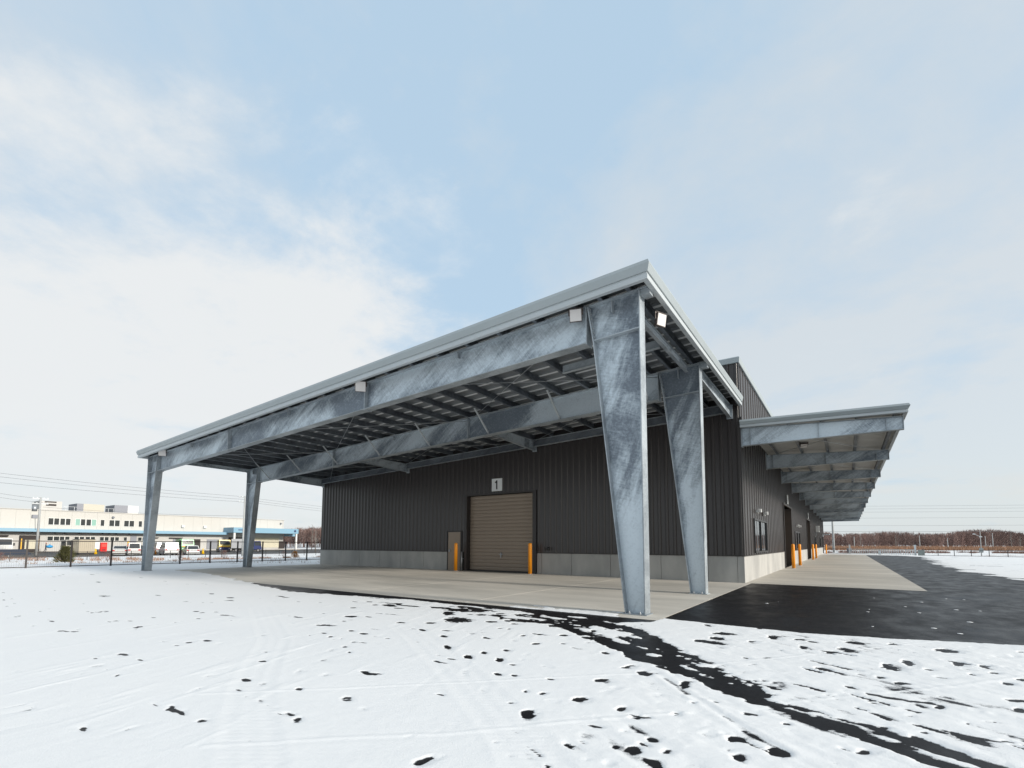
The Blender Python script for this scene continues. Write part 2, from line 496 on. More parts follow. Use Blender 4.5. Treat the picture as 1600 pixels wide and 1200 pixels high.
# value noise for the snow relief
_perm = RNG.random((256, 256))
def vnoise(x, y):
    xi = np.floor(x).astype(int); yi = np.floor(y).astype(int)
    fx = x - xi; fy = y - yi
    fx = fx * fx * (3 - 2 * fx); fy = fy * fy * (3 - 2 * fy)
    a = _perm[xi & 255, yi & 255]; b = _perm[(xi + 1) & 255, yi & 255]
    c = _perm[xi & 255, (yi + 1) & 255]; d = _perm[(xi + 1) & 255, (yi + 1) & 255]
    return (a * (1 - fx) + b * fx) * (1 - fy) + (c * (1 - fx) + d * fx) * fy
def fbm(x, y, o=4, g=0.5):
    s = 0; a = 1; t = 0
    for i in range(o):
        s = s + a * (vnoise(x * 2 ** i + 17.3 * i, y * 2 ** i + 5.1 * i) - 0.5); t += a; a *= g
    return s / t * 2
def sstep(a, b, x):
    t = np.clip((x - a) / (b - a), 0, 1); return t * t * (3 - 2 * t)
def grid_mesh(name, xs, ys, Z, m, drop=None, depth=None):
    nx, ny = len(xs), len(ys)
    X, Y = np.meshgrid(xs, ys, indexing='ij')
    co = np.stack([X, Y, Z], -1).reshape(-1, 3).astype(np.float32)
    idx = np.arange(nx * ny).reshape(nx, ny)
    q = np.stack([idx[:-1, :-1], idx[1:, :-1], idx[1:, 1:], idx[:-1, 1:]], -1).reshape(-1, 4)
    dv = None if depth is None else depth.reshape(-1)
    if drop is not None:
        zc = np.maximum.reduce([drop[:-1, :-1], drop[1:, :-1], drop[1:, 1:], drop[:-1, 1:]]).reshape(-1)
        q = q[zc > 0]
        used = np.unique(q); re = np.full(nx * ny, -1); re[used] = np.arange(len(used)); q = re[q]; co = co[used]
        if dv is not None: dv = dv[used]
    me = bpy.data.meshes.new(name)
    me.vertices.add(len(co)); me.vertices.foreach_set('co', co.ravel())
    nf = len(q)
    me.loops.add(nf * 4); me.loops.foreach_set('vertex_index', q.ravel().astype(np.int32))
    me.polygons.add(nf); me.polygons.foreach_set('loop_start', np.arange(0, nf * 4, 4, dtype=np.int32))
    me.polygons.foreach_set('use_smooth', np.ones(nf, bool))
    me.materials.append(m); me.update(calc_edges=True)
    if dv is not None:
        at = me.attributes.new('snow_depth', 'FLOAT', 'POINT'); at.data.foreach_set('value', dv.astype(np.float32))
    me.validate()
    o = bpy.data.objects.new(name, me); COL.objects.link(o)
    return o
# ================================================================== THE SETTING
_fh = (-math.sin(_y), math.cos(_y)); _rh = (math.cos(_y), math.sin(_y))
def spot(u, depth):
    """ground position seen in column u of the photograph at a given distance along the view"""
    k = (u - 800) / 754.43 * depth
    return CAM.x + _fh[0] * depth + _rh[0] * k, CAM.y + _fh[1] * depth + _rh[1] * k

# ---- terrain: one sheet to the horizon, sunk under the asphalt lot, dipping towards the road on the west
xs = np.unique(np.concatenate([np.linspace(-1500, -160, 24), np.linspace(-160, -34, 64), [-33.95, -33.4, 60, 61], np.linspace(-30, 58, 12), np.linspace(64, 1500, 28)]))
ys = np.unique(np.concatenate([np.linspace(-1500, -60, 24), [-50, -49], np.linspace(-46, 60, 36), [62.0, 63.0], np.linspace(66, 130, 28), np.linspace(140, 1500, 40)]))
X, Y = np.meshgrid(xs, ys, indexing='ij')
lot = (X > -33.9) & (X < 60.5) & (Y > -49.5) & (Y < 62.5)
Z = 0.0 - 0.5 * sstep(-36, -60, X)
Z = Z + 0.10 * fbm(X / 9, Y / 9, 3) * (1 - lot) * sstep(3, 12, np.abs(X + 34)) + 0.0
Z = np.where(lot, -0.12, Z)
tag(grid_mesh('ground', xs, ys, Z, FIELD), kind='structure')

tag(MB().box(-33.8, 60, -49, 62, -0.1, -0.006).build('asphalt_lot', ASPH), kind='structure')
tag(MB().box(-131, -80, -120, 110, -0.9, -0.44).build('factory_yard', ASPH), kind='structure')

# ---- concrete aprons, cast in bays with open joints
apron = tag(MB().box(-27.2, 0.15, -10.37, -0.02, -0.16, -0.004).build('concrete_apron', JOINT), kind='structure')
gx = [-27.2, -22.0, -17.6, -13.2, -8.9, -4.5, 0.18]; gy = [-10.4, -5.2, 0.0]
g = 0.011
for i in range(6):
    for j in range(2):
        MB().box(gx[i] + (g if i else 0), gx[i + 1] - (g if i < 5 else 0), gy[j] + (g if j else 0), gy[j + 1] - (g if j < 1 else 0), -0.15, 0.0).build('slab_panel', SLAB, apron)
walk = tag(MB().box(0.0, 5.02, 0.03, 73.0, -0.16, -0.004).build('concrete_walkway', JOINT), kind='structure')
for k in range(11):
    a, b = 6.64 * k, 6.64 * (k + 1)
    MB().box(0.0, 5.04, a + g, b - g, -0.15, 0.0).build('slab_panel', SLAB, walk)

# ---- snow on the front yard: a real sheet a few centimetres thick that dips under the asphalt where it is trodden or swept away
FP = np.array([[float(v) for v in r.split(',')] for r in '''-1.42,-14.33,.08,-.006,-.1,.109,1.00;-.813,-14.62,.061,.008,-.092,.11,1.00;-.806,-14.32,.036,.025,-.053,.067,1.00;-.398,-14.53,.044,.031,-.084,.115,1.00;-.387,-15.20,.031,.022,-.087,.102,.62;-.052,-15.04,.052,.011,-.045,.061,1.00;.128,-14.98,.033,.023,-.027,.039,.85;.501,-14.88,.043,.012,-.02,.035,1.00;.528,-15.38,.021,.015,-.025,.039,.95;.692,-15.35,.023,.036,-.023,.039,.95;.878,-15.87,.055,.039,-.064,.099,1.10;.794,-16.98,.015,.092,-.031,.031,1.00;1.46,-16.25,.079,-.012,-.027,.05,.98;-.146,-14.61,.039,.027,-.021,.031,.9;-.576,-13.45,.047,.033,-.029,.047,.9;.211,-14.46,.063,-0,-.022,.037,.7;.603,-15.73,.029,.021,-.019,.027,.7;.869,-15.48,.045,.032,-.026,.045,.6;.415,-16.77,.017,.03,-.013,.012,.6;-.331,-16.58,.024,.017,-.03,.024,.6;1.21,-16.61,.018,.013,-.008,.012,.6;-.653,-14.04,.044,.031,-.047,.066,.5;-.313,-14.08,.035,.025,-.033,.05,.5;-.197,-14.35,.027,.019,-.026,.04,.5;.999,-16.49,.012,.008,-.017,.022,.7;.555,-16.43,.026,.018,-.028,.031,.3;.166,-15.56,.032,.023,-.053,.068,.5;.489,-13.43,.057,.003,-.041,.093,1.00;.968,-13.93,.043,.121,-.03,.076,.95;1.22,-14.08,.077,.041,-.042,.119,1.00;.963,-14.61,.067,.071,-.031,.069,.97;1.06,-15.29,.056,.054,-.035,.069,1.10;1.47,-15.31,.034,.044,-.029,.071,.93;1.63,-15.45,.043,.031,-.018,.047,1.00;1.88,-15.18,.037,.026,-.014,.048,1.00;1.89,-15.82,.044,.008,-.018,.054,.95;1.84,-16.04,.037,.026,-.022,.059,1.10;2.04,-15.96,.038,.026,-.016,.053,.92;2.02,-16.15,.043,.03,-.02,.061,.95;2.38,-15.46,.044,.016,-.012,.065,1.00;2.45,-15.77,.035,.025,-.013,.073,1.10;2.65,-15.53,.053,-.009,-.009,.085,1.00;1.70,-14.26,.031,.022,-.036,.135,1.00;1.92,-14.79,.028,.002,-.008,.03,.95;2.06,-14.67,.037,.013,-.008,.035,.8;1.18,-14.77,.038,.027,-.023,.055,.55;2.20,-15.46,.037,.026,-.015,.067,.6;1.79,-16.34,.032,.023,-.016,.036,.75;1.43,-11.09,.19,.039,-.032,.16,1.00;1.46,-11.54,.119,.022,-.027,.133,1.00;1.43,-11.92,.276,-.03,-.029,.131,1.00;1.92,-11.49,.065,.046,-.013,.086,1.00;1.06,-10.43,.08,-.01,-.03,.132,1.00;2.01,-12.67,.046,-.002,-.01,.063,.95;2.12,-11.00,.09,0,-.027,.239,1.05;1.46,-16.02,.037,.026,-.028,.057,.4;1.78,-15.74,.046,.001,-.014,.038,.4;1.15,-14.96,.027,.05,-.023,.051,.5;1.58,-14.77,.047,.033,-.02,.06,.45;1.67,-15.78,.029,.021,-.013,.032,.7;2.29,-15.39,.025,.017,-.005,.027,.7;1.72,-16.08,.015,.011,-.011,.025,.7;1.65,-16.38,.014,.01,-.009,.018,.7;1.38,-15.64,.022,.016,-.026,.056,.5;2.18,-15.81,.054,.038,-.017,.068,.3;2.41,-15.42,.081,.057,-.027,.16,.35;2.46,-10.93,.076,.011,-.006,.084,1.00;2.62,-11.03,.055,-.002,-.004,.081,1.00;2.57,-11.52,.112,-.007,-.01,.167,.96;3.05,-11.36,.113,-.037,0,.143,1.05;3.15,-10.72,.158,.017,.001,.111,1.00;3.57,-10.56,.052,.037,.006,.097,1.00;4.14,-10.67,.136,.016,.021,.167,1.00;3.45,-12.21,.104,-.056,.01,.183,1.10;3.64,-11.84,.06,-.068,.017,.219,1.00;3.80,-12.08,.045,-.002,.007,.064,1.00;4.12,-11.55,.072,-.004,.018,.133,1.10;4.35,-11.52,.052,-.025,.017,.101,1.00;4.16,-12.09,.04,.013,.008,.053,1.00;4.37,-11.85,.048,.034,.011,.064,1.00;3.33,-12.80,.043,.008,.003,.062,.95;3.50,-12.94,.058,.021,.004,.051,1.00;3.86,-12.44,.068,-.011,.006,.049,.93;4.38,-12.36,.048,0,.017,.087,1.10;4.54,-12.07,.041,0,.016,.076,1.05;3.70,-13.68,.026,.019,.008,.071,1.00;4.25,-13.37,.032,.022,.016,.08,1.10;3.28,-14.55,.03,.021,.001,.02,.95;3.75,-14.45,.077,-.077,.012,.079,1.02;3.50,-14.71,.116,-.098,.007,.073,1.05;3.11,-14.83,.089,-.034,.001,.067,1.00;2.65,-14.90,.033,.002,-.003,.035,1.00;2.65,-15.54,.07,.004,-.008,.077,1.05;3.13,-15.20,.049,.034,.001,.053,1.05;3.03,-15.21,.049,-.012,-0,.025,1.00;2.79,-12.76,.047,-.034,-.003,.075,1.00;3.07,-13.42,.058,-.023,0,.065,.9;3.52,-14.50,.028,.005,.002,.02,.96;4.15,-11.84,.049,-.024,.014,.094,.6;3.78,-13.28,.047,-.023,.006,.05,.5;3.58,-13.74,.045,-.028,.006,.065,.5;3.94,-13.61,.038,-.012,.01,.065,.5;4.06,-13.66,.034,-.021,.009,.052,.5;3.99,-13.91,.055,.026,.004,.024,.85;3.82,-14.06,.016,.011,.003,.019,.9;2.97,-13.85,.03,.021,-.002,.141,.35;3.27,-14.25,.078,-.076,.002,.046,.75;3.65,-14.86,.02,-.001,.002,.017,.95;3.18,-12.77,.05,.035,.002,.079,.5;2.47,-13.71,.079,.056,-.02,.189,.45;4.48,-10.16,.061,-.019,.016,.099,.7;4.93,-10.18,.052,.037,.011,.054,1.00;4.77,-10.59,.033,-.051,.017,.087,.7;4.34,-13.03,.018,.013,.009,.044,.9;4.53,-11.48,.038,-.1,.011,.06,.6;4.61,-10.76,.059,-.031,.018,.096,.5;-4.80,-13.36,.101,.073,-.116,.087,1.00;-4.32,-14.24,.132,.095,-.085,.058,1.00;-3.50,-14.32,.049,.035,-.081,.061,1.00;-3.15,-14.36,.057,.04,-.065,.051,1.00;-3.69,-14.69,.036,.026,-.051,.034,1.00;-3.35,-14.81,.004,.056,-.056,.038,.95;-5.83,-12.52,.072,.052,-.075,.057,1.00;-5.82,-11.93,.062,.045,-.078,.064,1.00;-11.43,-12.97,.06,.044,-.154,.067,1.00;-9.97,-13.15,.083,.061,-.128,.06,.95;-7.96,-14.77,.056,.04,-.076,.031,1.00;-7.65,-14.78,.013,.057,-.073,.03,1.00;-6.86,-15.17,.034,.025,-.08,.033,1.00;-4.63,-16.22,-.003,.044,-.052,.021,.9;-4.16,-16.02,.003,.047,-.068,.03,.6;-3.15,-15.91,.033,.023,-.054,.029,.7;-2.11,-15.74,.011,.058,-.065,.044,.6;-1.54,-16.12,.019,.053,-.052,.035,.6;-1.29,-16.58,.027,.019,-.04,.025,.8;-1.75,-16.69,-.006,.042,-.051,.027,.6;-2.56,-15.13,.037,.027,-.059,.043,.7;-2.55,-15.36,-.006,.056,-.064,.044,.6;-1.90,-16.20,-.024,.088,-.063,.039,.6;-4.92,-14.50,.029,.021,-.053,.032,.8;-3.70,-14.93,.017,.012,-.04,.025,.8;-3.08,-14.81,.024,.017,-.061,.044,.6;-2.48,-16.85,.003,.086,-.068,.029,.5;-6.94,-14.68,.133,.052,-.094,.043,.9;-6.61,-14.66,.236,-.038,-.089,.042,.7;-5.21,-13.96,-.021,.169,-.089,.057,.7;-5.23,-12.79,.068,.049,-.082,.064,.7;-4.42,-13.78,.04,.028,-.065,.047,.8;-2.73,-14.86,.031,.022,-.055,.042,.7;-2.23,-15.30,.021,.015,-.059,.044,.8;-2.63,-13.60,.085,-.003,-.075,.075,1.00;-2.01,-13.78,.079,.001,-.078,.085,1.00;-1.39,-13.52,.069,.009,-.054,.07,1.00;-.955,-13.44,.034,.024,-.048,.069,.7;-1.04,-13.05,.036,.026,-.032,.048,1.00;-.902,-12.82,.036,.026,-.038,.061,1.00;-.575,-13.45,.031,.058,-.031,.05,.97;-.543,-12.67,.054,.039,-.045,.082,1.00;-.249,-13.21,.033,.024,-.024,.043,.95;-2.24,-12.29,.095,.068,-.058,.077,1.00;-2.88,-12.49,.25,.18,-.246,.279,1.30;-3.56,-11.96,.106,.076,-.19,.209,1.10;-3.47,-13.30,.074,.053,-.082,.075,1.00;-3.03,-13.01,.083,.059,-.077,.079,.95;-2.91,-11.73,.115,.083,-.072,.091,1.00;-3.32,-11.27,.082,.141,-.177,.222,1.00;-4.36,-11.45,.115,.083,-.099,.104,1.00;-1.76,-12.23,.082,.059,-.043,.063,.97;.035,-13.38,.092,-.011,-.029,.056,.6;-2.29,-11.91,.033,.024,-.041,.056,1.00;-2.73,-11.36,.082,.059,-.047,.065,1.00;-2.28,-11.35,-.007,.113,-.096,.142,.9;-3.49,-11.53,.121,.088,-.083,.098,1.00;-1.88,-13.33,.133,-.055,-.079,.095,.6;-.648,-14.03,.022,.068,-.04,.056,.5;-.323,-12.06,.064,-.001,-.044,.095,1.00;-1.71,-12.74,.039,.028,-.024,.033,.9;-1.55,-12.70,.029,.021,-.031,.044,1.00;.011,-12.94,.05,.036,-.022,.046,.6;-.382,-12.90,.043,.031,-.047,.086,.5;-1.12,-12.08,.03,.022,-.029,.05,.95;-18.90,-13.46,.075,.056,-.372,.098,.95;-12.99,-14.87,.14,.102,-.267,.073,.9;-1.69,-18.08,.025,.017,-.074,.018,.97;-1.14,-17.49,.013,.039,-.037,.015,.9;-.554,-17.05,.005,.045,-.055,.033,.93;-1.25,-16.97,.024,.017,-.049,.026,.75;-1.30,-16.57,.026,.019,-.04,.024,.85;-.674,-16.49,.038,.027,-.059,.043,.95;-4.59,-16.20,-.018,.064,-.069,.027,.8;-6.47,-16.27,-.11,.127,-.122,.038,.7;-4.01,-17.40,-.017,.076,-.051,.013,.6;-1.41,-17.86,-.019,.07,-.032,.01,.4;-2.07,-17.16,-.039,.105,-.054,.022,.5;-8.22,-17.13,.036,.026,-.09,.017,.8'''.split(';')])
def axis_lines(segs):
    out = []
    for a, b, st in segs: out.append(np.arange(a, b, st))
    return np.unique(np.round(np.concatenate(out), 4))
sx = axis_lines([(-34, -16, 0.28), (-16, -9, 0.07), (-9, -4.2, 0.04), (-4.2, 5.6, 0.0185), (5.6, 10, 0.06), (10, 24, 0.4), (24, 60, 1.5)])
sy = axis_lines([(-48, -20, 1.5), (-20, -18.2, 0.2), (-18.2, -14.2, 0.0185), (-14.2, -9.4, 0.028), (-9.4, -7.6, 0.1), (-7.6, 24, 0.5), (24, 62.4, 2)])
X, Y = np.meshgrid(sx, sy, indexing='ij')
# ragged edge of the snow field
ex = [-34, -27.2, -26.9, -25.5, -21.5, -18, -15.6, -13, -11.2, -10, -9, -7.5, -6, -4.5, -3.4, -2.2, -1.1, -0.9, -0.3, 0.14, 0.2, 0.46, 2.43, 3.65, 5.1, 7, 9, 14, 30, 60]
ey = [80, 80, 12, -8.6, -8.9, -9.5, -10.15, -10.75, -11.1, -11.3, -11.15, -10.9, -10.72, -10.78, -10.85, -10.82, -10.82, -11.0, -11.0, -10.6, -10.02, -10.06, -10.24, -9.98, -9.5, -9.0, -8.2, -6, -2, 8]
edge = np.interp(X, ex, ey)
rag = 0.16 * fbm(X / 0.55, Y / 0.30, 5, 0.6) * np.interp(X, [-30, -18, -8, 0.1, 0.3, 60], [3.5, 2.6, 1.2, 0.9, 0.35, 0.6])
m = (edge - Y) + rag
def polydist(P):
    d = np.full(X.shape, 9.0)
    for (ax, ay), (bx, by) in zip(P[:-1], P[1:]):
        vx, vy = bx - ax, by - ay; l2 = vx * vx + vy * vy
        t = np.clip(((X - ax) * vx + (Y - ay) * vy) / l2, 0, 1)
        d = np.minimum(d, np.hypot(X - ax - t * vx, Y - ay - t * vy))
    return d
brk = fbm(X / 0.34 + 3, Y / 0.20 + 9, 5, 0.62)
brk2 = fbm(X * 1.7 - Y * 1.3 + 60, (Y + X * 0.75) * 4.2 + 32, 4, 0.6)      # streaks along the wheel path
# the swept wheel path that crosses the yard
upp = [(-2.9, -10.62), (-1.55, -11.05), (-0.75, -11.1), (0.05, -11.55), (0.62, -12.2), (1.05, -12.72), (1.5, -13.05), (1.8, -13.4), (2.12, -13.85), (2.42, -14.25)]
low = [(-2.04, -11.98), (-1.71, -11.88), (-1.33, -11.76), (-0.88, -12.0), (-0.3, -12.33), (0.33, -12.8), (1.0, -13.36), (1.4, -13.62), (1.85, -13.95), (2.3, -14.28), (2.6, -14.5)]
tail = [(2.45, -14.44), (2.72, -14.6), (3.0, -14.74)]
tail2 = [(3.02, -14.82), (3.26, -14.97), (3.45, -15.08), (3.6, -15.16), (3.9, -15.3), (4.6, -15.6)]
tail3 = [(3.25, -14.62), (3.5, -14.8), (3.75, -14.95), (4.0, -15.05)]
m = np.minimum(m, polydist(low) - np.interp(X, [-2.2, -1.2, 0.3, 1.3, 2.2, 2.7], [0.03, 0.10, 0.15, 0.16, 0.09, 0.03]) + 0.15 * brk + 0.22 * np.clip(brk2, -0.2, 1))
m = np.minimum(m, polydist(upp) - np.interp(X, [-3, -1.6, -0.4, 0.7, 1.6, 2.5], [0.05, 0.09, 0.18, 0.12, 0.06, -0.02]) + 0.26 * brk + 0.20 * brk2)
band = polydist([(0.3, -12.2), (1.0, -12.95), (1.6, -13.4), (2.2, -14.0)])
m = np.minimum(m, band - 0.24 + 0.50 * np.abs(brk2) + 0.34 * brk)
m = np.minimum(m, polydist(tail) - 0.055 + 0.12 * brk + 0.10 * brk2)
m = np.minimum(m, polydist(tail2) - np.interp(X, [3, 3.4, 3.8, 4.5], [0.02, 0.035, 0.07, 0.14]) + 0.08 * brk + 0.07 * brk2)
m = np.minimum(m, polydist(tail3) - 0.05 + 0.08 * brk)
# scattered bare flecks near the slab and on the right
f1 = fbm(X / 0.55 + 21, Y / 0.2 + 4, 4, 0.55)
near = sstep(-12.2, -10.9, Y) * sstep(-9, -4, X) * (1 - sstep(-0.6, 0.3, X))
near2 = sstep(-12.4, -11.5, Y) * sstep(-8, -4.5, X) * (1 - sstep(-0.8, 0.2, X))
m = np.minimum(m, 0.60 - f1 - 0.50 * near2)
f2 = fbm((X - 0.55 * Y) / 0.55 + 8, (Y + 0.55 * X) / 0.17 + 53, 4, 0.55)
rightz = sstep(0.8, 1.8, X) * (1 - sstep(-10.6, -10.2, Y))
m = np.minimum(m, 0.80 - f2 - 0.26 * rightz)
wslab = np.interp(X, [-9, -6, -4.2, -3.2, -1.5, -0.75, -0.55, 0.0, 0.1], [-0.2, 0.0, 0.16, 0.42, 0.72, 0.85, 0.3, 0.05, -0.3])
ms = np.where((Y > -10.4) & (X < 0.18), (-10.40 + wslab - Y) * 0.7 + 0.30 * brk + 0.30 * fbm(X / 0.45 + 4, Y / 0.10, 4, 0.6) - 0.17, -9)
m = np.maximum(m, ms)
m = m + 0.035 * fbm(X / 0.07, Y / 0.045, 3, 0.6)
body = sstep(-0.015, 0.09, m)
thick = 0.0120 + 0.0022 * fbm(X / 1.1, Y / 1.1, 3) + 0.0016 * fbm(X / 0.16, Y / 0.16, 3) + 0.0009 * fbm(X / 0.045 + 9, Y / 0.045 + 3, 2)
# trodden lumps where people and carts went
lump = fbm(X / 0.22 + 60, Y / 0.22 + 11, 4, 0.55)
busy = sstep(-0.2, 1.2, X + 0.45 * (Y + 14)) * sstep(-19, -17, Y)
busy = np.maximum(busy, near)
scf = fbm(X / 0.10 + 31, Y / 0.16 + 77, 3, 0.6)
thick = thick + busy * (0.0055 * lump - 0.010 * np.clip(scf - 0.40, 0, 1))
rub = fbm((X - 0.6 * Y) / 0.9 + 18, (Y + 0.6 * X) / 0.19 + 43, 4, 0.6)
thick = thick + rightz * 0.0085 * np.sign(rub) * np.abs(rub) ** 0.8
# wind ridges and skids on the left, running along (0.32,-0.95)
lr = fbm((X * 0.95 + Y * 0.32) / 0.16 + 5, (Y * 0.95 - X * 0.32) / 1.1 + 70, 3, 0.5)
leftz = 1 - sstep(-1.2, 0.2, X)
thick = thick + leftz * 0.014 * np.clip(lr - 0.30, 0, 1) - leftz * 0.010 * np.clip(-lr - 0.42, 0, 1)
# cart ridges
for P in ([(-1.9, -17.2), (-0.94, -16.3), (-0.1, -15.44), (1.22, -14.09)], [(-0.6, -17.7), (0.07, -17.05), (0.66, -16.54), (1.28, -15.79), (1.98, -15.07)], [(1.6, -13.5), (2.75, -11.84), (4.47, -9.4)], [(2.6, -14.3), (3.43, -13.34), (3.97, -12.73), (4.8, -11.6)]):
    d = polydist(P) + 0.01 * fbm(X / 0.1, Y / 0.1, 2)
    thick = thick + 0.0028 * np.exp(-(d / 0.022) ** 2) - 0.001 * np.exp(-((d - 0.05) / 0.03) ** 2)
# tyre tracks: a pressed band with lengthwise grooves and a tread
def tyre(P, w, dep):
    global thick
    d = polydist(P)
    c = np.clip(1 - (d / w) ** 10, 0, 1)
    thick = thick - c * (dep * 0.42 + 0.0008 * np.cos(d / w * 9.5) + 0.0006 * np.sin((X * 0.7 - Y) * 74)) + 0.0016 * np.exp(-((d - w - 0.03) / 0.03) ** 2)
tyre([(0.9, -18.4), (0.0, -17.68), (-0.95, -17.22), (-1.95, -16.66), (-3.77, -15.43), (-7.4, -13.75)], 0.20, 0.005)
tyre([(2.2, -17.4), (1.15, -16.35), (0.25, -15.7), (-0.7, -15.05), (-2.3, -14.0), (-3.2, -13.5)], 0.23, 0.004)
d = polydist([(1.35, -14.0), (1.73, -14.46), (2.0, -14.76), (2.42, -15.22), (2.7, -15.5)])
thick = thick - 0.005 * np.exp(-(d / 0.035) ** 2) + 0.003 * np.exp(-((d - 0.075) / 0.03) ** 2)
h = body * thick - 0.0040
# footprints: steep-sided pits, most of them down to the asphalt
for cx, cy, ax, ay, bx, by, dep in FP:
    det = ax * by - ay * bx
    if abs(det) < 1e-7: continue
    r = 2.4 * max(math.hypot(ax, ay), math.hypot(bx, by)) + 0.06
    i0, i1 = np.searchsorted(sx, [cx - r, cx + r]); j0, j1 = np.searchsorted(sy, [cy - r, cy + r])
    if i1 - i0 < 1 or j1 - j0 < 1: continue
    xx = X[i0:i1, j0:j1] - cx; yy = Y[i0:i1, j0:j1] - cy
    p = (xx * by - yy * bx) / det; q = (ax * yy - ay * xx) / det
    rr = np.hypot(p, q) * 1.2 + 0.42 * brk[i0:i1, j0:j1] + 0.5 * fbm(X[i0:i1, j0:j1] / 0.05, Y[i0:i1, j0:j1] / 0.05, 2)
    pit = 1 - sstep(0.80, 1.12, rr)
    deep = 0.0140 * dep if dep >= 0.97 else (0.0112 if dep > 0.8 else 0.0085 * dep)
    pit = pit * (1 + 0.5 * fbm(X[i0:i1, j0:j1] / 0.06 + 13, Y[i0:i1, j0:j1] / 0.06, 2))
    if 0.8 < dep < 0.97:
        pit = pit * (0.75 + 0.8 * np.abs(fbm(X[i0:i1, j0:j1] / 0.07 + 3, Y[i0:i1, j0:j1] / 0.07, 2)))
    # sunward side drawn out into a shallow, crumbly slope, shaped to imitate shade
    sh_ = min(0.06, 0.5 * math.hypot(ax, ay))
    p2 = ((xx - sh_) * by - yy * bx) / det; q2 = (ax * yy - ay * (xx - sh_)) / det
    slope = 1 - sstep(0.5, 1.5, np.hypot(p2, q2) + 0.45 * fbm(X[i0:i1, j0:j1] / 0.05 + 8, Y[i0:i1, j0:j1] / 0.05 + 2, 2))
    h[i0:i1, j0:j1] -= np.maximum(pit * deep, slope * min(dep, 1) * 0.0062)
onslab = (X > -27.2) & (X < 0.18) & (Y > -10.4)
h = np.where(onslab, np.maximum(body * (thick - 0.006), 0) - 0.005 + 0.012 * sstep(0.0, 0.3, m), h)
h = np.where(Y > 62, -0.05, h)
zb = np.where(onslab, 0.0, -0.006)
drop = h + 0.0038
snow = grid_mesh('snow_cover', sx, sy, zb + h, SNOWC, drop, h)
tag(snow, kind='structure')

# ---- old snow on the far right of the lot
rx = axis_lines([(5.3, 16, 0.07), (16, 30, 0.3), (30, 60.1, 1.5)]); ry = axis_lines([(3, 24, 0.12), (24, 62.4, 0.3)])
X, Y = np.meshgrid(rx, ry, indexing='ij')
bx = np.interp(Y, [3, 6, 7.6, 12, 18, 33, 45, 54, 60, 62], [14, 9.6, 8.7, 8.3, 8.2, 8.9, 9.4, 10.2, 8, 5])
mm = (X - bx) + 1.5 * fbm(X / 2.2 + 7, Y / 0.9, 5, 0.6) * np.interp(Y, [4, 12, 50], [0.5, 0.8, 1.1])
mm = np.minimum(mm, (Y - np.interp(X, [8, 10, 14, 60], [7.2, 6.6, 6.3, 6])) + 0.5 * fbm(X / 0.9, Y / 0.3, 4, 0.6))
fl = fbm(X / 0.5 + 91, Y / 0.16 + 13, 3, 0.5)
mm = np.maximum(mm, (fl - 0.66) * 0.7)
mm = np.minimum(mm, 0.5 - 1.2 * np.clip(fbm(X / 2.6 + 2, Y / 0.5 + 8, 4, 0.6) - 0.28, 0, 1) * (1 - sstep(10, 26, X)) * 3)
hh = sstep(-0.02, 0.3, mm) * (0.02 + 0.004 * fbm(X / 0.8, Y / 0.8, 3)) - 0.008
tag(grid_mesh('snow_patch', rx, ry, -0.006 + hh, SNOWC, hh + 0.0075, hh), kind='structure')
# crumbs of ice left on the bare asphalt
cr = MB()
for k in range(20):
    x = random.uniform(0.8, 6.4); y = random.uniform(-9.3, -2.0)
    if k < 12: x = random.uniform(3.2, 6.6)
    r = random.uniform(0.015, 0.06)
    cr.lathe((x, y, -0.008), [(r, 0), (r * 0.7, 0.005), (r * 0.2, 0.007)], 5)
tag(cr.build('ice_crumbs', SNOW), kind='stuff')
# ================================================================== WAREHOUSE
W, L, ZP, ZT = 25.84, 73.0, 0.96, 8.2
wh = thing('warehouse', 'long dark brown ribbed metal warehouse on a grey concrete base', 'warehouse', (-13, 0, 0))
PITCH = 0.3
def rib_mesh(name, z0, z1):
    """one cladding sheet 0.3 m wide along +X, standing proud towards -Y, with a trapezoid rib"""
    pr = [(0.0, 0.0), (0.150, 0.0), (0.158, 0.006), (0.168, 0.0), (0.190, 0.0), (0.210, -0.05), (0.262, -0.05), (0.2995, 0.0)]
    b = MB(); k = len(pr)
    poly = pr + [(0.2995, 0.008), (0.0, 0.008)]
    b.prism(poly, 2, z0, z1)
    return b.mesh(name, CLAD)
_rib = {}
def rib(z0, z1):
    key = (round(z0, 3), round(z1, 3))
    if key not in _rib:
        me = rib_mesh('cladding_panel', z0, z1)
        import bmesh
        bm = bmesh.new(); bm.from_mesh(me); bmesh.ops.recalc_face_normals(bm, faces=bm.faces); bm.to_mesh(me); bm.free()
        _rib[key] = me
    return _rib[key]
def spans(c, ops):
    iv = [(ZP, ZT)]
    for a, b, z0, z1 in ops:
        if a < c < b:
            nv = []
            for p, q in iv:
                if z0 > p: nv.append((p, min(q, z0)))
                if z1 < q: nv.append((max(p, z1), q))
            iv = [(p, q) for p, q in nv if q - p > 0.02]
    return iv
FRONT = [(-13.2, -9.0, 0, 3.86), (-14.4, -13.5, 0, 2.02)]
for k in range(86):
    x = -PITCH * (k + 1)
    for z0, z1 in spans(x + 0.15, FRONT):
        inst('cladding_panel', rib(z0, z1), wh, (x + 13, 0.02, 0))
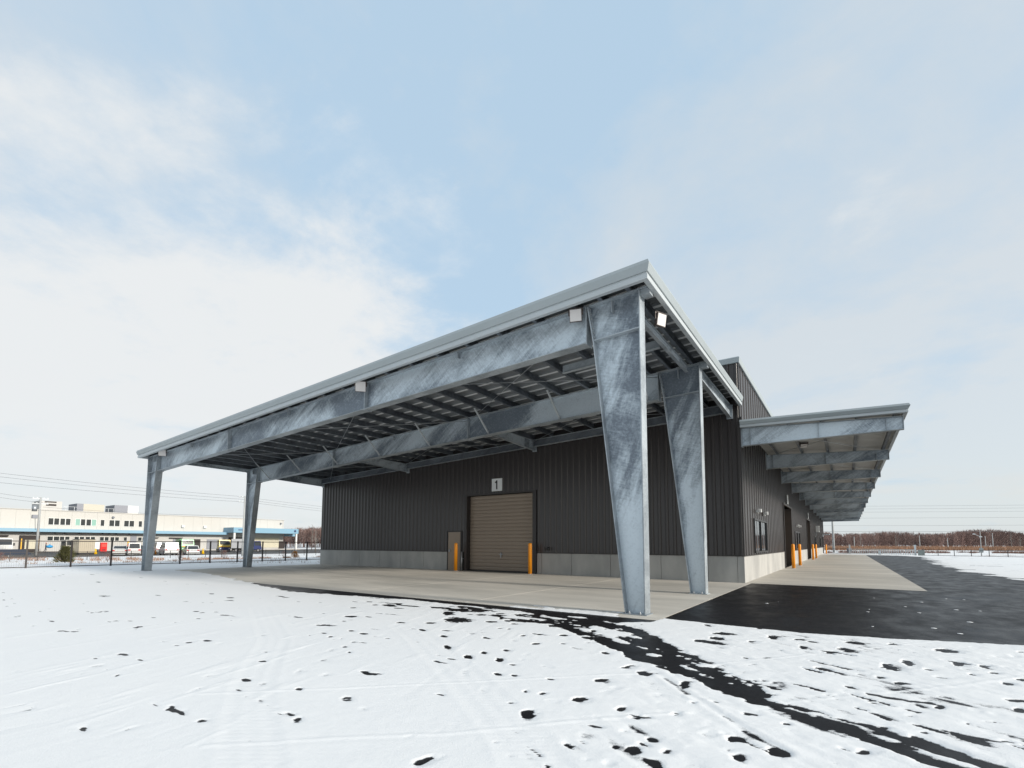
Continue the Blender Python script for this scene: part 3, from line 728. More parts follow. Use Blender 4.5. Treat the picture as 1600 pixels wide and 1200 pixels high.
# side wall: broader sheets, one rib each
SIDE = [(2.4, 6.0, 1.05, 2.46), (14.1, 18.3, 0, 3.82), (21.3, 25.5, 1.05, 2.36), (33.9, 38.1, 0, 3.76), (46.5, 48.3, 1.05, 2.36), (58.8, 60.6, 1.05, 2.36), (67.8, 71.4, 0, 2.7)]
_side = {}
def wide(z0, z1):
    key = (round(z0, 3), round(z1, 3))
    if key not in _side:
        pr = [(0.0, 0.0), (0.23, 0.0), (0.236, 0.004), (0.246, 0.0), (0.50, 0.0), (0.512, -0.026), (0.566, -0.026), (0.5995, 0.0), (0.5995, 0.008), (0.0, 0.008)]
        import bmesh
        me = MB().prism(pr, 2, z0, z1).mesh('cladding_panel', CLAD)
        bm = bmesh.new(); bm.from_mesh(me); bmesh.ops.recalc_face_normals(bm, faces=bm.faces); bm.to_mesh(me); bm.free()
        _side[key] = me
    return _side[key]
SIDE = [(2.4, 6.0, 1.05, 2.46), (13.8, 18.6, 0, 3.82), (21.0, 25.2, 1.05, 2.36), (33.6, 38.4, 0, 3.76), (46.2, 48.6, 1.05, 2.36), (58.8, 60.6, 1.05, 2.36), (67.8, 71.4, 0, 2.7)]
for k in range(121):
    y = 0.03 + 0.6 * k
    for z0, z1 in spans(y + 0.3, SIDE):
        inst('cladding_panel', wide(z0, z1), wh, (13 - 0.02, y, 0), (0, 0, R(90)))
# core walls behind the sheets, cut round the openings
core = MB()
def seg(a, b, z0, z1, side):
    if b - a < 0.01 or z1 - z0 < 0.01: return
    if side: core.box(-0.5, -0.04, a, b, z0, z1)
    else: core.box(a, b, 0.04, 0.5, z0, z1)
for ops, lo, hi, side in ((FRONT, -W, -0.5, False), (SIDE, 0.04, L, True)):
    cur = lo
    for a, b, z0, z1 in sorted(ops):
        seg(cur, a, 0, ZT, side); seg(a, b, z1, ZT, side)
        if z0 > 0.1: seg(a, b, 0, z0, side)
        cur = b
    seg(cur, hi, 0, ZT, side)
core.box(-W, -W + 0.3, 0.5, L, 0, ZT).box(-W, -0.5, L - 0.3, L, 0, ZT).box(-W + 0.3, -0.5, 0.5, L - 0.3, 7.7, 7.9)
core.build('wall', CORE, wh)
# plain cladding on the two walls turned away
MB().box(-W - 0.03, -W, 0.02, L, ZP, ZT).build('west_cladding', CLAD, wh)
MB().box(-W, 0, L, L + 0.03, ZP, ZT).build('rear_cladding', CLAD, wh)
# concrete base in cast sections
J = [-25.84, -23.62, -21.8, -19.93, -18.1, -16.26, -14.49]
for a, b in list(zip(J[:-1], J[1:])) + [(-8.87, -8.62), (-8.62, -7.06), (-7.06, -5.2), (-5.2, -3.05), (-3.05, -1.27), (-1.27, -0.24), (-0.24, 0.0)]:
    MB().box(a + (0.012 if a > -25.8 else 0), b - (0.0 if b == 0 else 0.004), -0.0, 0.3 if b < -0.3 else 0.03, 0.0, ZP - 0.004).build('plinth_panel', PLINTH, wh)
for a, b in ((0.034, 13.8), (18.6, 33.6), (38.4, 67.8), (71.4, L)):
    n = max(1, round((b - a) / 5.2))
    for i in range(n):
        p, q = a + (b - a) * i / n, a + (b - a) * (i + 1) / n
        MB().box(-0.3, 0.0, p + (0.004 if i else 0), q - 0.004, 0.0, ZP - 0.004).build('plinth_panel', PLINTH, wh)
MB().box(-W - 0.02, -W, 0.0, L, 0, ZP).build('plinth_panel', PLINTH, wh)
# drip flashing over the base and corner trim
for a, b in ((-W, -14.4), (-9.0, 0.02)):
    MB().box(a, b, -0.035, 0.03, ZP - 0.003, ZP + 0.028).build('drip_flashing', CLADD, wh)
for a, b in ((0.03, 13.8), (18.6, 33.6), (38.4, 67.8)):
    MB().box(-0.03, 0.03, a, b, ZP - 0.003, ZP + 0.028).build('drip_flashing', CLADD, wh)
MB().box(-0.10, 0.024, -0.022, 0.05, ZP + 0.03, ZT).build('corner_trim', CLADD, wh)
# coping round the parapet
def loft(prof, path, i, name, m, parent):
    """one run of a profile (offset outwards, z) along a path; ends mitred. path: list of (x, y, outx, outy, dz)"""
    b = MB(); k = len(prof)
    for (x, y, ox, oy, z) in (path[i], path[i + 1]):
        b.v += [(x + ox * o, y + oy * o, z + q) for o, q in prof]
    b.f.append(tuple(range(k))[::-1]); b.sm.append(False)
    b.f.append(tuple(range(k, 2 * k))); b.sm.append(False)
    for a in range(k):
        c = (a + 1) % k
        b.f.append((a, c, k + c, k + a)); b.sm.append(False)
    return b.build(name, m, parent)
cop = [(-0.40, 0.10), (-0.40, 0.02), (0.045, 0.0), (0.06, 0.02), (0.075, 0.20), (0.02, 0.24)]
path = [(-W, L, -1, 1, ZT), (-W, 0, -1, -1, ZT), (0, 0, 1, -1, ZT), (0, L, 1, 1, ZT), (-W, L, -1, 1, ZT)]
for i in range(4): loft(cop, path, i, 'parapet_coping', FASCIA, wh)

# ---- front roller shutter, number plate, door
sh = MB().box(-13.2, -9.0, 0.40, 0.45, 0.0, 3.86).build('roller_shutter', CORE, wh)
nsl = 21; hs = 3.80 / nsl
slat_me = MB().prism([(0.0, 0.0), (-0.016, 0.018), (-0.022, hs * 0.55), (-0.012, hs - 0.022), (0.004, hs - 0.016), (0.004, hs - 0.003), (0.02, hs - 0.003), (0.02, 0.0)], 0, -2.02, 2.02).mesh('slat', SHUT)
import bmesh as _bm
_b = _bm.new(); _b.from_mesh(slat_me); _bm.ops.recalc_face_normals(_b, faces=_b.faces); _b.to_mesh(slat_me); _b.free()
for k in range(nsl):
    inst('slat', slat_me, sh, (-11.1 + 13, 0.27, 0.06 + hs * k))
MB().box(-13.12, -9.08, 0.24, 0.30, 0.0, 0.06).build('bottom_rail', CLADD, sh)
b = MB(); b.box(-11.22, -10.98, 0.20, 0.232, 0.86, 0.885); b.box(-11.12, -11.08, 0.20, 0.236, 0.70, 0.96); b.box(-11.115, -11.085, 0.18, 0.21, 0.78, 0.80)
b.build('lock_handle', STEEL, sh)
fr = MB().box(-13.28, -13.12, -0.05, 0.40, 0.0, 3.94).box(-9.08, -8.88, -0.05, 0.40, 0.0, 3.94).box(-13.12, -9.08, -0.05, 0.40, 3.86, 3.94)
fr.build('shutter_frame', CLADD, wh)
def sign(label, o, u, w, v, numeral):
    """plate centred at o, u = unit vector to the right, facing u x up"""
    u = Vector(u); n = Vector((u.y, -u.x, 0)); o = Vector(o)
    t = thing('number_sign', label, 'sign', tuple(o))
    def slab(name, m, x0, x1, z0, z1, d0, d1):
        P = []
        for z in (z0, z1):
            for (x, d) in ((x0, d0), (x1, d0), (x1, d1), (x0, d1)):
                q = o + u * x + n * d; P.append((q.x, q.y, q.z + z))
        return MB().hexa(P).build(name, m, t)
    slab('sign_plate', WHITEP, -w / 2, w / 2, -w / 2, w / 2, 0.0, 0.03)
    if numeral:
        nb = MB()
        pts = [(0.035, -0.225), (0.035, 0.225), (-0.035, 0.225), (-0.055, 0.175), (-0.115, 0.155), (-0.115, 0.095), (-0.045, 0.095), (-0.045, -0.225)]
        k = len(nb.v); m_ = len(pts)
        for d in (0.031, 0.036):
            for x, z in pts:
                q = o + u * x + n * d; nb.v.append((q.x, q.y, q.z + z))
        nb.f.append(tuple(range(m_))); nb.f.append(tuple(range(m_, 2 * m_))); nb.sm += [False, False]
        for i in range(m_):
            j = (i + 1) % m_; nb.f.append((i, j, m_ + j, m_ + i)); nb.sm.append(False)
        nb.build('numeral', BLACKP, t)
    return t
sign('white square number 1 sign above the taupe front shutter', (-11.17, -0.04, 4.33), (1, 0, 0), 0.63, 0, True)
sign('small white sign above the nearest side shutter under the canopy', (0.04, 16.2, 4.27), (0, 1, 0), 0.58, 0, False)
sign('small white sign above the farther side shutter under the canopy', (0.04, 36.0, 4.2), (0, 1, 0), 0.58, 0, False)
d = MB().box(-14.42, -13.56, -0.02, 0.04, 0.0, 2.0).build('service_door', SHUT, wh)
MB().box(-14.38, -13.60, -0.028, -0.0201, 0.03, 1.96).build('door_leaf', SHUT, d)
MB().box(-14.34, -14.29, -0.06, -0.029, 0.95, 1.10).tube((-14.33, -0.07, 1.02), (-14.20, -0.07, 1.02), 0.012).build('handle', STEEL, d)
MB().box(-14.49, -14.42, -0.03, 0.04, 0.0, 2.07).box(-13.56, -13.48, -0.03, 0.04, 0.0, 2.07).box(-14.42, -13.56, -0.03, 0.04, 2.0, 2.07).build('door_frame', CLADD, wh)
MB().tube((-13.40, -0.10, 0.0), (-13.40, -0.10, 0.98), 0.045, n=10).box(-13.46, -13.34, -0.06, 0.0, 0.6, 0.64).build('conduit_pipe', STEEL, wh)
MB().lathe((-8.2, -0.10, 1.1), [(0.06, 0), (0.09, 0.02), (0.09, 0.10), (0.03, 0.15)], 12).box(-8.26, -8.14, -0.06, 0.0, 1.1, 1.22).build('vent_cap', BLACKP, wh)

# ---- openings in the side wall
def side_shutter(y0, y1, z1):
    s = MB().box(-0.50, -0.46, y0, y1, 0, z1).build('roller_shutter', CORE, wh)
    n = 21; h_ = (z1 - 0.06) / n
    me = MB().prism([(0.0, 0.0), (0.016, 0.018), (0.022, h_ * 0.55), (0.012, h_ - 0.022), (-0.004, h_ - 0.016), (-0.004, h_ - 0.003), (-0.02, h_ - 0.003), (-0.02, 0.0)], 1, 0.1, y1 - y0 - 0.1).mesh('slat', SHUT)
    bb = _bm.new(); bb.from_mesh(me); _bm.ops.recalc_face_normals(bb, faces=bb.faces); bb.to_mesh(me); bb.free()
    for k in range(n): inst('slat', me, s, (13 - 0.42, y0, 0.05 + h_ * k))
    MB().box(-0.46, 0.05, y0 - 0.06, y0 + 0.08, 0, z1 + 0.1).box(-0.46, 0.05, y1 - 0.08, y1 + 0.06, 0, z1 + 0.1).box(-0.46, 0.05, y0 + 0.08, y1 - 0.08, z1, z1 + 0.1).build('shutter_frame', CLADD, wh)
side_shutter(13.8, 18.6, 3.82); side_shutter(33.6, 38.4, 3.76)
def side_window(y0, y1, z0, z1, n=2):
    w = MB()
    w.box(-0.10, 0.05, y0, y0 + 0.07, z0, z1).box(-0.10, 0.05, y1 - 0.07, y1, z0, z1).box(-0.10, 0.05, y0 + 0.07, y1 - 0.07, z1 - 0.07, z1).box(-0.10, 0.06, y0 + 0.07, y1 - 0.07, z0, z0 + 0.07)
    for i in range(1, n): 
        c = y0 + (y1 - y0) * i / n; w.box(-0.10, 0.045, c - 0.05, c + 0.05, z0 + 0.07, z1 - 0.07)
    o = w.build('window', FRAME, wh)
    for i in range(n):
        a = y0 + (y1 - y0) * i / n + 0.06; b_ = y0 + (y1 - y0) * (i + 1) / n - 0.06
        c = (a + b_) / 2
        MB().box(-0.02, 0.0, a, b_, z0 + 0.07, z1 - 0.07).build('pane', GLASS, o)
        MB().box(0.001, 0.012, c - 0.03, c + 0.03, z0 + 0.07, z1 - 0.07).build('sash_rail', STEEL, o)
side_window(2.4, 6.0, 1.05, 2.46); side_window(21.0, 25.2, 1.05, 2.36); side_window(46.2, 48.6, 1.05, 2.36, 1); side_window(58.8, 60.6, 1.05, 2.36, 1)
for y in (3.2, 5.25, 22.4, 24.4):
    v = MB().tube((0.0, y, 2.78), (0.10, y, 2.78), 0.085, n=14)
    v.prism([(y - 0.1, 2.74), (y + 0.1, 2.74), (y + 0.1, 2.80), (y + 0.06, 2.88), (y - 0.06, 2.88), (y - 0.1, 2.80)], 0, 0.10, 0.20)
    v.build('vent_hood', WHITEP, wh)
MB().box(-0.46, -0.40, 67.8, 71.4, 0, 2.7).build('rear_door', CLADD, wh)
MB().box(0.0, 0.9, 67.9, 71.4, 2.9, 3.05).box(0.0, 0.06, 67.9, 71.4, 2.6, 2.9).build('door_hood', STEEL, wh)
t = thing('air_conditioner', 'white air conditioner unit on a wall bracket far along the side wall', 'air conditioner', (0.2, 49, 2.9))
MB().box(0.06, 0.40, 48.6, 49.5, 2.9, 3.6).build('casing', WHITEP, t)
MB().tube((0.40, 49.05, 3.25), (0.415, 49.05, 3.25), 0.27, n=18).build('fan_grille', FRAME, t)
MB().box(0.03, 0.5, 48.65, 48.7, 2.84, 2.9).box(0.03, 0.5, 49.4, 49.45, 2.84, 2.9).box(0.03, 0.08, 48.65, 48.7, 2.4, 2.84).box(0.03, 0.08, 49.4, 49.45, 2.4, 2.84).build('bracket', STEEL, t)

# ---- bollards
def bollard(x, y, label):
    t = thing('bollard', label, 'bollard', (x, y, 0), 0, 'orange bollards guarding the shutters')
    MB().lathe((x, y, 0), [(0.09, 0.0), (0.09, 1.36), (0.082, 1.395), (0.055, 1.422), (0.0, 1.432)], 20).build('post', ORANGE, t)
    MB().lathe((x, y, 0), [(0.125, 0.0), (0.125, 0.008), (0.092, 0.016)], 20).build('base_collar', SLAB, t)
bollard(-13.52, -0.42, 'orange bollard in front of the taupe service door')
bollard(-8.98, -0.42, 'orange bollard at the right jamb of the front shutter')
bollard(0.45, 13.6, 'largest orange bollard at the near jamb of the first side shutter')
bollard(0.45, 18.3, 'orange bollard at the far jamb of the first side shutter')
bollard(0.45, 33.2, 'orange bollard at the near jamb of the second side shutter')
bollard(0.45, 38.6, 'orange bollard at the far jamb of the second side shutter')
bollard(0.45, 66.8, 'smallest orange bollard at the far end of the side wall')
# ================================================================== FRONT CANOPY
def zr(x, y=-9.8): return 6.73 + 0.0375 * (x + 0.22) - 0.006 * (y + 9.82)     # purlin and roof datum
def zt(x, y=-9.8): return zr(x, y) - 0.07                                       # top of the main steel
GD = 0.82                                       # girder depth
Y1, Y2 = -9.82, -4.91
cp = thing('entrance_canopy', 'galvanised steel portal canopy with grey fascia standing before the warehouse front', 'canopy', (-13, -5.2, 0))

def hx(x0, x1, y0, y1, b0, b1, t0, t1):
    """block whose bottom and top slope along X"""
    return [(x0, y0, b0), (x1, y0, b1), (x1, y1, b1), (x0, y1, b0), (x0, y0, t0), (x1, y0, t1), (x1, y1, t1), (x0, y1, t0)]
def column(xo, s, y):
    """xo: outer face; s: +1 when the inner side lies towards +X"""
    top = lambda x: zt(x, y)
    xk, xt = xo + s * 1.06, xo + s * 1.19
    xb = xo + s * 0.42
    zk = top(xk) - GD
    web = MB().prism([(xo + s * 0.02, 0.02), (xb - s * 0.02, 0.02), (xk - s * 0.02, zk), (xt - s * 0.02, top(xt)), (xo + s * 0.02, top(xo))], 1, y - 0.008, y + 0.008)
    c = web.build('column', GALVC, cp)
    MB().box(min(xo, xo + s * 0.022), max(xo, xo + s * 0.022), y - 0.15, y + 0.15, 0.02, top(xo) - 0.001).build('outer_flange', GALV2, c)
    f = MB()
    def incl(xa, za, xb_, zb_):
        P = []
        for (x, z) in ((xa, za), (xb_, zb_)):
            for (ddx, yy) in ((0, y - 0.15), (-s * 0.022, y - 0.15), (-s * 0.022, y + 0.15), (0, y + 0.15)): P.append((x + ddx, yy, z))
        f.hexa(P)
    incl(xb, 0.02, xk, zk - 0.001); 
    f.build('inner_flange', GALV2, c)
    f = MB(); incl(xk, zk + 0.001, xt, top(xt)); f.build('end_plate', GALV2, c)
    for yy in ((y - 0.14, y - 0.009), (y + 0.009, y + 0.14)):
        x0, x1 = sorted((xo + s * 0.024, xk - s * 0.024))
        MB().hexa(hx(x0, x1, yy[0], yy[1], top(x0) - GD, top(x1) - GD, top(x0) - GD + 0.018, top(x1) - GD + 0.018)).build('stiffener', GALV2, c)
        xm = xo + s * 0.62
        MB().box(xm - 0.007, xm + 0.007, yy[0], yy[1], top(xm) - 0.30, top(xm) - 0.025).build('stiffener', GALV2, c)
    x0, x1 = sorted((xo - s * 0.20, xt - s * 0.03))
    MB().hexa(hx(x0, x1, y - 0.14, y + 0.14, top(x0), top(x1), top(x0) + 0.02, top(x1) + 0.02)).build('top_flange', GALV2, c)
    x0, x1 = sorted((xo - s * 0.20, xo - s * 0.001))
    MB().box(x0, x1, y - 0.10, y + 0.10, top(xo) - 0.13, top(xo) - 0.003).build('outrigger', GALV2, c)
    x0, x1 = sorted((xo - s * 0.04, xb + s * 0.04))
    MB().box(x0, x1, y - 0.19, y + 0.19, 0.001, 0.02).build('base_plate', GALV2, c)
    for px_ in (min(xo, xb) + 0.10, max(xo, xb) - 0.10):
        for q in (-0.165, 0.165): MB().tube((px_, y + q, 0.02), (px_, y + q, 0.075), 0.014, n=6).tube((px_, y + q, 0.021), (px_, y + q, 0.04), 0.026, n=6).build('anchor_bolt', STEEL, c)
    bo = MB()
    for k in range(7):
        z = zk + 0.08 + 0.11 * k
        xx = xk + (xt - xk) * (z - zk) / GD - s * 0.022
        for q in (-0.10, 0.10):
            bo.tube((xx, y + q, z), (xx - s * 0.035, y + q, z), 0.016, n=6)
    tag(bo.build('bolts', STEEL, c), kind='stuff')
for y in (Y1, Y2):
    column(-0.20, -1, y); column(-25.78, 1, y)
SPL = [-8.93, -17.53]
def girder(y):
    xs_ = [-24.575, SPL[1], SPL[0], -1.405]
    for a, b_ in zip(xs_[:-1], xs_[1:]):
        p, q = a + 0.014, b_ - 0.014
        w = MB().hexa(hx(p, q, y - 0.007, y + 0.007, zt(p, y) - GD + 0.018, zt(q, y) - GD + 0.018, zt(p, y), zt(q, y)))
        G = w.build('girder', GALV, cp)
        MB().hexa(hx(p, q, y - 0.14, y + 0.14, zt(p, y) + 0.0005, zt(q, y) + 0.0005, zt(p, y) + 0.02, zt(q, y) + 0.02)).build('top_flange', GALV2, G)
        MB().hexa(hx(p, q, y - 0.14, y + 0.14, zt(p, y) - GD, zt(q, y) - GD, zt(p, y) - GD + 0.0175, zt(q, y) - GD + 0.0175)).build('bottom_flange', GALV2, G)
        for e in (p, q):
            x0, x1 = (e - 0.0125, e + 0.0045) if e == p else (e - 0.0045, e + 0.0125)
            MB().hexa(hx(x0, x1, y - 0.145, y + 0.145, zt(x0, y) - GD - 0.03, zt(x1, y) - GD - 0.03, zt(x0, y) + 0.022, zt(x1, y) + 0.022)).build('end_plate', GALV2, G)
        m_ = (p + q) / 2
        for s in (-1, 1):
            y0, y1 = sorted((y + s * 0.0075, y + s * 0.12)); MB().box(m_ - 0.006, m_ + 0.006, y0, y1, zt(m_, y) - 0.17, zt(m_, y) - 0.001).build('cleat', GALV2, G)
girder(Y1); girder(Y2)
# beam along the wall with its brackets
yw = -0.22
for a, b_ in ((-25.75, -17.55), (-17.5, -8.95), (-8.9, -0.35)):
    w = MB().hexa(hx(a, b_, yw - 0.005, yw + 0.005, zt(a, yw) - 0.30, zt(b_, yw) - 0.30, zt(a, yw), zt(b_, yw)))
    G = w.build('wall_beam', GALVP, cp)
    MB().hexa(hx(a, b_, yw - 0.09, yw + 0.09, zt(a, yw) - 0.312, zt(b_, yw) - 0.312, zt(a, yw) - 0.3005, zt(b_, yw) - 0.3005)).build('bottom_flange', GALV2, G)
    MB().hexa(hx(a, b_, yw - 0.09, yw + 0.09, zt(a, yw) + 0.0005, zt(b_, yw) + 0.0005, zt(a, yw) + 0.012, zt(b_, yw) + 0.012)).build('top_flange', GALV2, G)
def ybeam(x, y0, y1, d0, d1, name, wid=0.13, drop=0.0):
    """beam along Y under the roof; depth d0 at y0, d1 at y1"""
    z0, z1 = zt(x, y0) - drop, zt(x, y1) - drop
    w = MB().hexa([(x - 0.005, y0, z0 - d0), (x + 0.005, y0, z0 - d0), (x + 0.005, y1, z1 - d1), (x - 0.005, y1, z1 - d1), (x - 0.005, y0, z0 - 0.002), (x + 0.005, y0, z0 - 0.002), (x + 0.005, y1, z1 - 0.002), (x - 0.005, y1, z1 - 0.002)])
    G = w.build(name, GALV, cp)
    h = wid / 2
    for nm, a0, a1 in (('bottom_flange', -d0, -d1), ('top_flange', -0.016, -0.016)):
        e = -0.014 if nm == 'bottom_flange' else 0.014
        zz = sorted((0, e))
        MB().hexa([(x - h, y0, z0 + a0 + zz[0]), (x + h, y0, z0 + a0 + zz[0]), (x + h, y1, z1 + a1 + zz[0]), (x - h, y1, z1 + a1 + zz[0]), (x - h, y0, z0 + a0 + zz[1] - 0.0005), (x + h, y0, z0 + a0 + zz[1] - 0.0005), (x + h, y1, z1 + a1 + zz[1] - 0.0005), (x - h, y1, z1 + a1 + zz[1] - 0.0005)]).build(nm, GALV2, G)
    return G
for x in (-0.32, -8.93, -17.53, -25.66):
    G = ybeam(x, Y2 + 0.16, -0.10, 0.30, 0.46, 'tie_beam')
    MB().box(x - 0.11, x + 0.11, -0.098, -0.06, zt(x, 0) - 0.52, zt(x, 0) + 0.02).build('wall_plate', GALV2, G)
for x in (-0.55, -25.4):
    ybeam(x, Y1 + 0.16, Y2 - 0.16, 0.19, 0.19, 'edge_beam', 0.09)
# short beam at mid bay near the right-hand edge
x0, x1, ym = -3.42, -0.62, -7.36
w = MB().hexa(hx(x0, x1, ym - 0.005, ym + 0.005, zt(x0, ym) - 0.23, zt(x1, ym) - 0.23, zt(x0, ym) - 0.015, zt(x1, ym) - 0.015))
w.hexa(hx(x0, x1, ym - 0.06, ym + 0.06, zt(x0, ym) - 0.242, zt(x1, ym) - 0.242, zt(x0, ym) - 0.2305, zt(x1, ym) - 0.2305))
w.build('strut_beam', GALV2, cp)
# purlins
PX = [-0.46, -1.10, -1.72] + [-1.72 - 1.03 * k for k in range(1, 23)] + [-25.55]
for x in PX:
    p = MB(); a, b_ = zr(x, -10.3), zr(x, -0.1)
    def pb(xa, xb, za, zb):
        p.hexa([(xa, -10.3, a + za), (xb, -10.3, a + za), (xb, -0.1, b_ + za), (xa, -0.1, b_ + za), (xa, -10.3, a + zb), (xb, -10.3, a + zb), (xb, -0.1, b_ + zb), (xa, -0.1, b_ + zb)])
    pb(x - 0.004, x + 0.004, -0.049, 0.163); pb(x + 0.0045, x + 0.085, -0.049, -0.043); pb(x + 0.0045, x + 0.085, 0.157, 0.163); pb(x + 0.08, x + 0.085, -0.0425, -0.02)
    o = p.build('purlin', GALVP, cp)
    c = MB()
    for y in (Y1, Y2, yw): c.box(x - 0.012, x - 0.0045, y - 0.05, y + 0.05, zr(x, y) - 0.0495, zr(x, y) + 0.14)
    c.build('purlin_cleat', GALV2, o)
# folded roof sheets, ribs across the purlins
DY = 0.51
XL_, XR_ = -25.86, 0.04
for k in range(20):
    y0 = -10.28 + DY * k
    pr = [(0, 0.05), (0.09, 0.05), (0.13, 0.0), (0.26, 0.0), (0.30, 0.05), (0.508, 0.05)]
    b = MB()
    for x in (XL_, XR_):
        z = zr(x, y0) + 0.167
        b.v += [(x, y0 + q, z + r) for q, r in pr] + [(x, y0 + q, z + r + 0.008) for q, r in reversed(pr)]
    n = len(pr) * 2
    for i in range(n):
        j = (i + 1) % n; b.f.append((i, j, n + j, n + i)); b.sm.append(False)
    b.f.append(tuple(range(n))); b.f.append(tuple(range(n, 2 * n))); b.sm += [False, False]
    o = b.build('roof_sheet', DECK, cp)
    r = MB()
    r.hexa(hx(XL_, XR_, y0 + 0.14, y0 + 0.245, zr(XL_, y0) + 0.1645, zr(XR_, y0) + 0.1645, zr(XL_, y0) + 0.1665, zr(XR_, y0) + 0.1665))
    r.build('sheet_rib', DECKL, o)
# bracing rods
for a, b_ in ((-24.5, SPL[1]), (SPL[1], SPL[0]), (SPL[0], -1.42)):
    for (xa, xb) in ((a, b_), (b_, a)):
        MB().tube((xa, Y1 + 0.02, zt(xa, Y1) - 0.10), (xb, Y2 - 0.02, zt(xb, Y2) - 0.10), 0.010, n=6).build('tie_rod', STEEL, cp)
        MB().tube((xa, Y2 + 0.02, zt(xa, Y2) - 0.12), (xb, -0.35, zt(xb, -0.35) - 0.12), 0.010, n=6).build('tie_rod', STEEL, cp)
# knee braces from the bottom flange up to a purlin
for i in (2, 5, 8, 11, 14, 17, 20, 23):
    x = PX[i] - 0.05
    for y, ss in ((Y2, (-1, 1)), (Y1, (1,))):
        for s in ss:
            MB().bar((x, y + s * 0.06, zt(x, y) - GD + 0.05), (x, y + s * 0.92, zt(x, y) + 0.018), 0.006, 0.06, (1, 0, 0)).bar((x + 0.03, y + s * 0.06, zt(x, y) - GD + 0.05), (x + 0.03, y + s * 0.92, zt(x, y) + 0.015), 0.055, 0.006, (1, 0, 0)).build('knee_brace', FASCIA2, cp)
# fascia in two steps along the open edges
up_prof = [(-0.10, 0.0), (0.015, 0.0), (0.02, 0.01), (0.062, 0.14), (0.062, 0.148), (0.03, 0.225), (-0.06, 0.25), (-0.12, 0.25)]
lo_prof = [(-0.10, -0.145), (0.0, -0.145), (0.005, -0.135), (0.005, -0.045), (-0.012, -0.03), (-0.012, -0.002), (-0.10, -0.002)]
yf, xl, xr = -10.36, -25.93, 0.10
def fz(x, y): return zr(x, y) + 0.005
path = [(xl, -0.04, -1, 0, fz(xl, 0)), (xl, yf, -1, -1, fz(xl, yf)), (xr, yf, 1, -1, fz(xr, yf)), (xr, -0.04, 1, 0, fz(xr, 0))]
for i in range(3):
    loft(up_prof, path, i, 'fascia', FASCIA, cp); loft(lo_prof, path, i, 'fascia_trim', FASCIA2, cp)
# roof skin closing the top
b = MB()
P = []
for dz_ in (0.232, 0.245):
    for (x, y) in ((xl + 0.06, yf + 0.06), (xr - 0.06, yf + 0.06), (xr - 0.06, -0.05), (xl + 0.06, -0.05)): P.append((x, y, zr(x, y) + dz_))
b.hexa(P).build('roof_skin', FASCIA, cp)
b = MB()   # flashing where the roof meets the wall
b.hexa(hx(xl, xr, -0.05, -0.02, zt(xl, 0) - 0.02, zt(xr, 0) - 0.02, zt(xl, 0) + 0.47, zt(xr, 0) + 0.47)).build('wall_flashing', CLADD, cp)

# ---- floodlights
def floodlight(label, p, aim, size=0.30):
    p = Vector(p); d = Vector(aim).normalized()
    a = d.cross(Vector((0, 0, 1))).normalized(); u = a.cross(d).normalized()
    t = thing('floodlight', label, 'floodlight', tuple(p), 0, 'square floodlights on the canopies')
    def blk(name, m, w, h, d0, d1):
        P = []
        for k in (d0, d1):
            for (i, j) in ((-1, -1), (1, -1), (1, 1), (-1, 1)): P.append(p + a * (i * w / 2) + u * (j * h / 2) + d * k)
        return MB().hexa(P).build(name, m, t)
    blk('housing', LAMPB, size, size, -0.07, 0.0); blk('lens', LAMPG, size * 0.92, size * 0.92, 0.001, 0.008)
    b = MB()
    for s in (-1, 1):
        q = p + a * (s * (size / 2 + 0.012)); b.bar(q - d * 0.03, q - d * 0.03 + Vector((0, 0, size * 0.62)), 0.008, 0.04, tuple(a))
    q = p - d * 0.03 + Vector((0, 0, size * 0.62)); b.bar(q - a * (size / 2 + 0.014), q + a * (size / 2 + 0.014), 0.04, 0.008)
    b.build('bracket', LAMPB, t)
floodlight('square white floodlight beside the large right front column', (-1.62, -10.06, 6.44), (0.35, -1, -0.30), 0.27)
floodlight('square floodlight tilted on the middle of the front girder', (-8.95, -10.10, 6.19), (1.0, -0.9, -0.6), 0.32)
floodlight('small floodlight beside the far left front column', (-23.75, -10.08, 5.70), (1.0, -0.6, -0.6), 0.32)
floodlight('square floodlight facing out under the right canopy edge', (-0.05, -9.0, 6.33), (1.0, -0.45, -0.2), 0.27)

# ================================================================== SIDE CANOPY
sc_ = thing('side_canopy', 'galvanised cantilever canopy with cream soffit along the side wall', 'canopy', (2.4, 36, 5))
def st(x): return 5.72 - 0.052 * x           # top of the arms
NB, SP = 12, 6.6
for k in range(NB):
    y = 0.16 + SP * k if k < NB - 1 else 72.7
    x0, x1 = 0.06, 4.72
    w = MB().hexa(hx(x0, x1, y - 0.005, y + 0.005, 5.05, 5.065, st(x0) - 0.014, st(x1) - 0.014))
    G = w.build('arm', GALV, sc_)
    MB().hexa(hx(x0, x1, y - 0.10, y + 0.10, 5.036, 5.051, 5.0495, 5.0645)).build('bottom_flange', GALV2, G)
    MB().hexa(hx(x0, x1, y - 0.10, y + 0.10, st(x0) - 0.0135, st(x1) - 0.0135, st(x0), st(x1))).build('top_flange', GALV2, G)
    MB().box(0.022, 0.058, y - 0.13, y + 0.13, 5.0, 5.78).build('wall_plate', GALV2, G)
    MB().box(4.725, 4.74, y - 0.10, y + 0.10, 5.05, 5.47).build('end_plate', GALV2, G)
    for x in (0.32, 2.45, 4.3):
        for ya, yb in ((y - 0.095, y - 0.006), (y + 0.006, y + 0.095)):
            MB().box(x - 0.006, x + 0.006, ya, yb, 5.066, st(x) - 0.015).build('stiffener', GALV2, G)
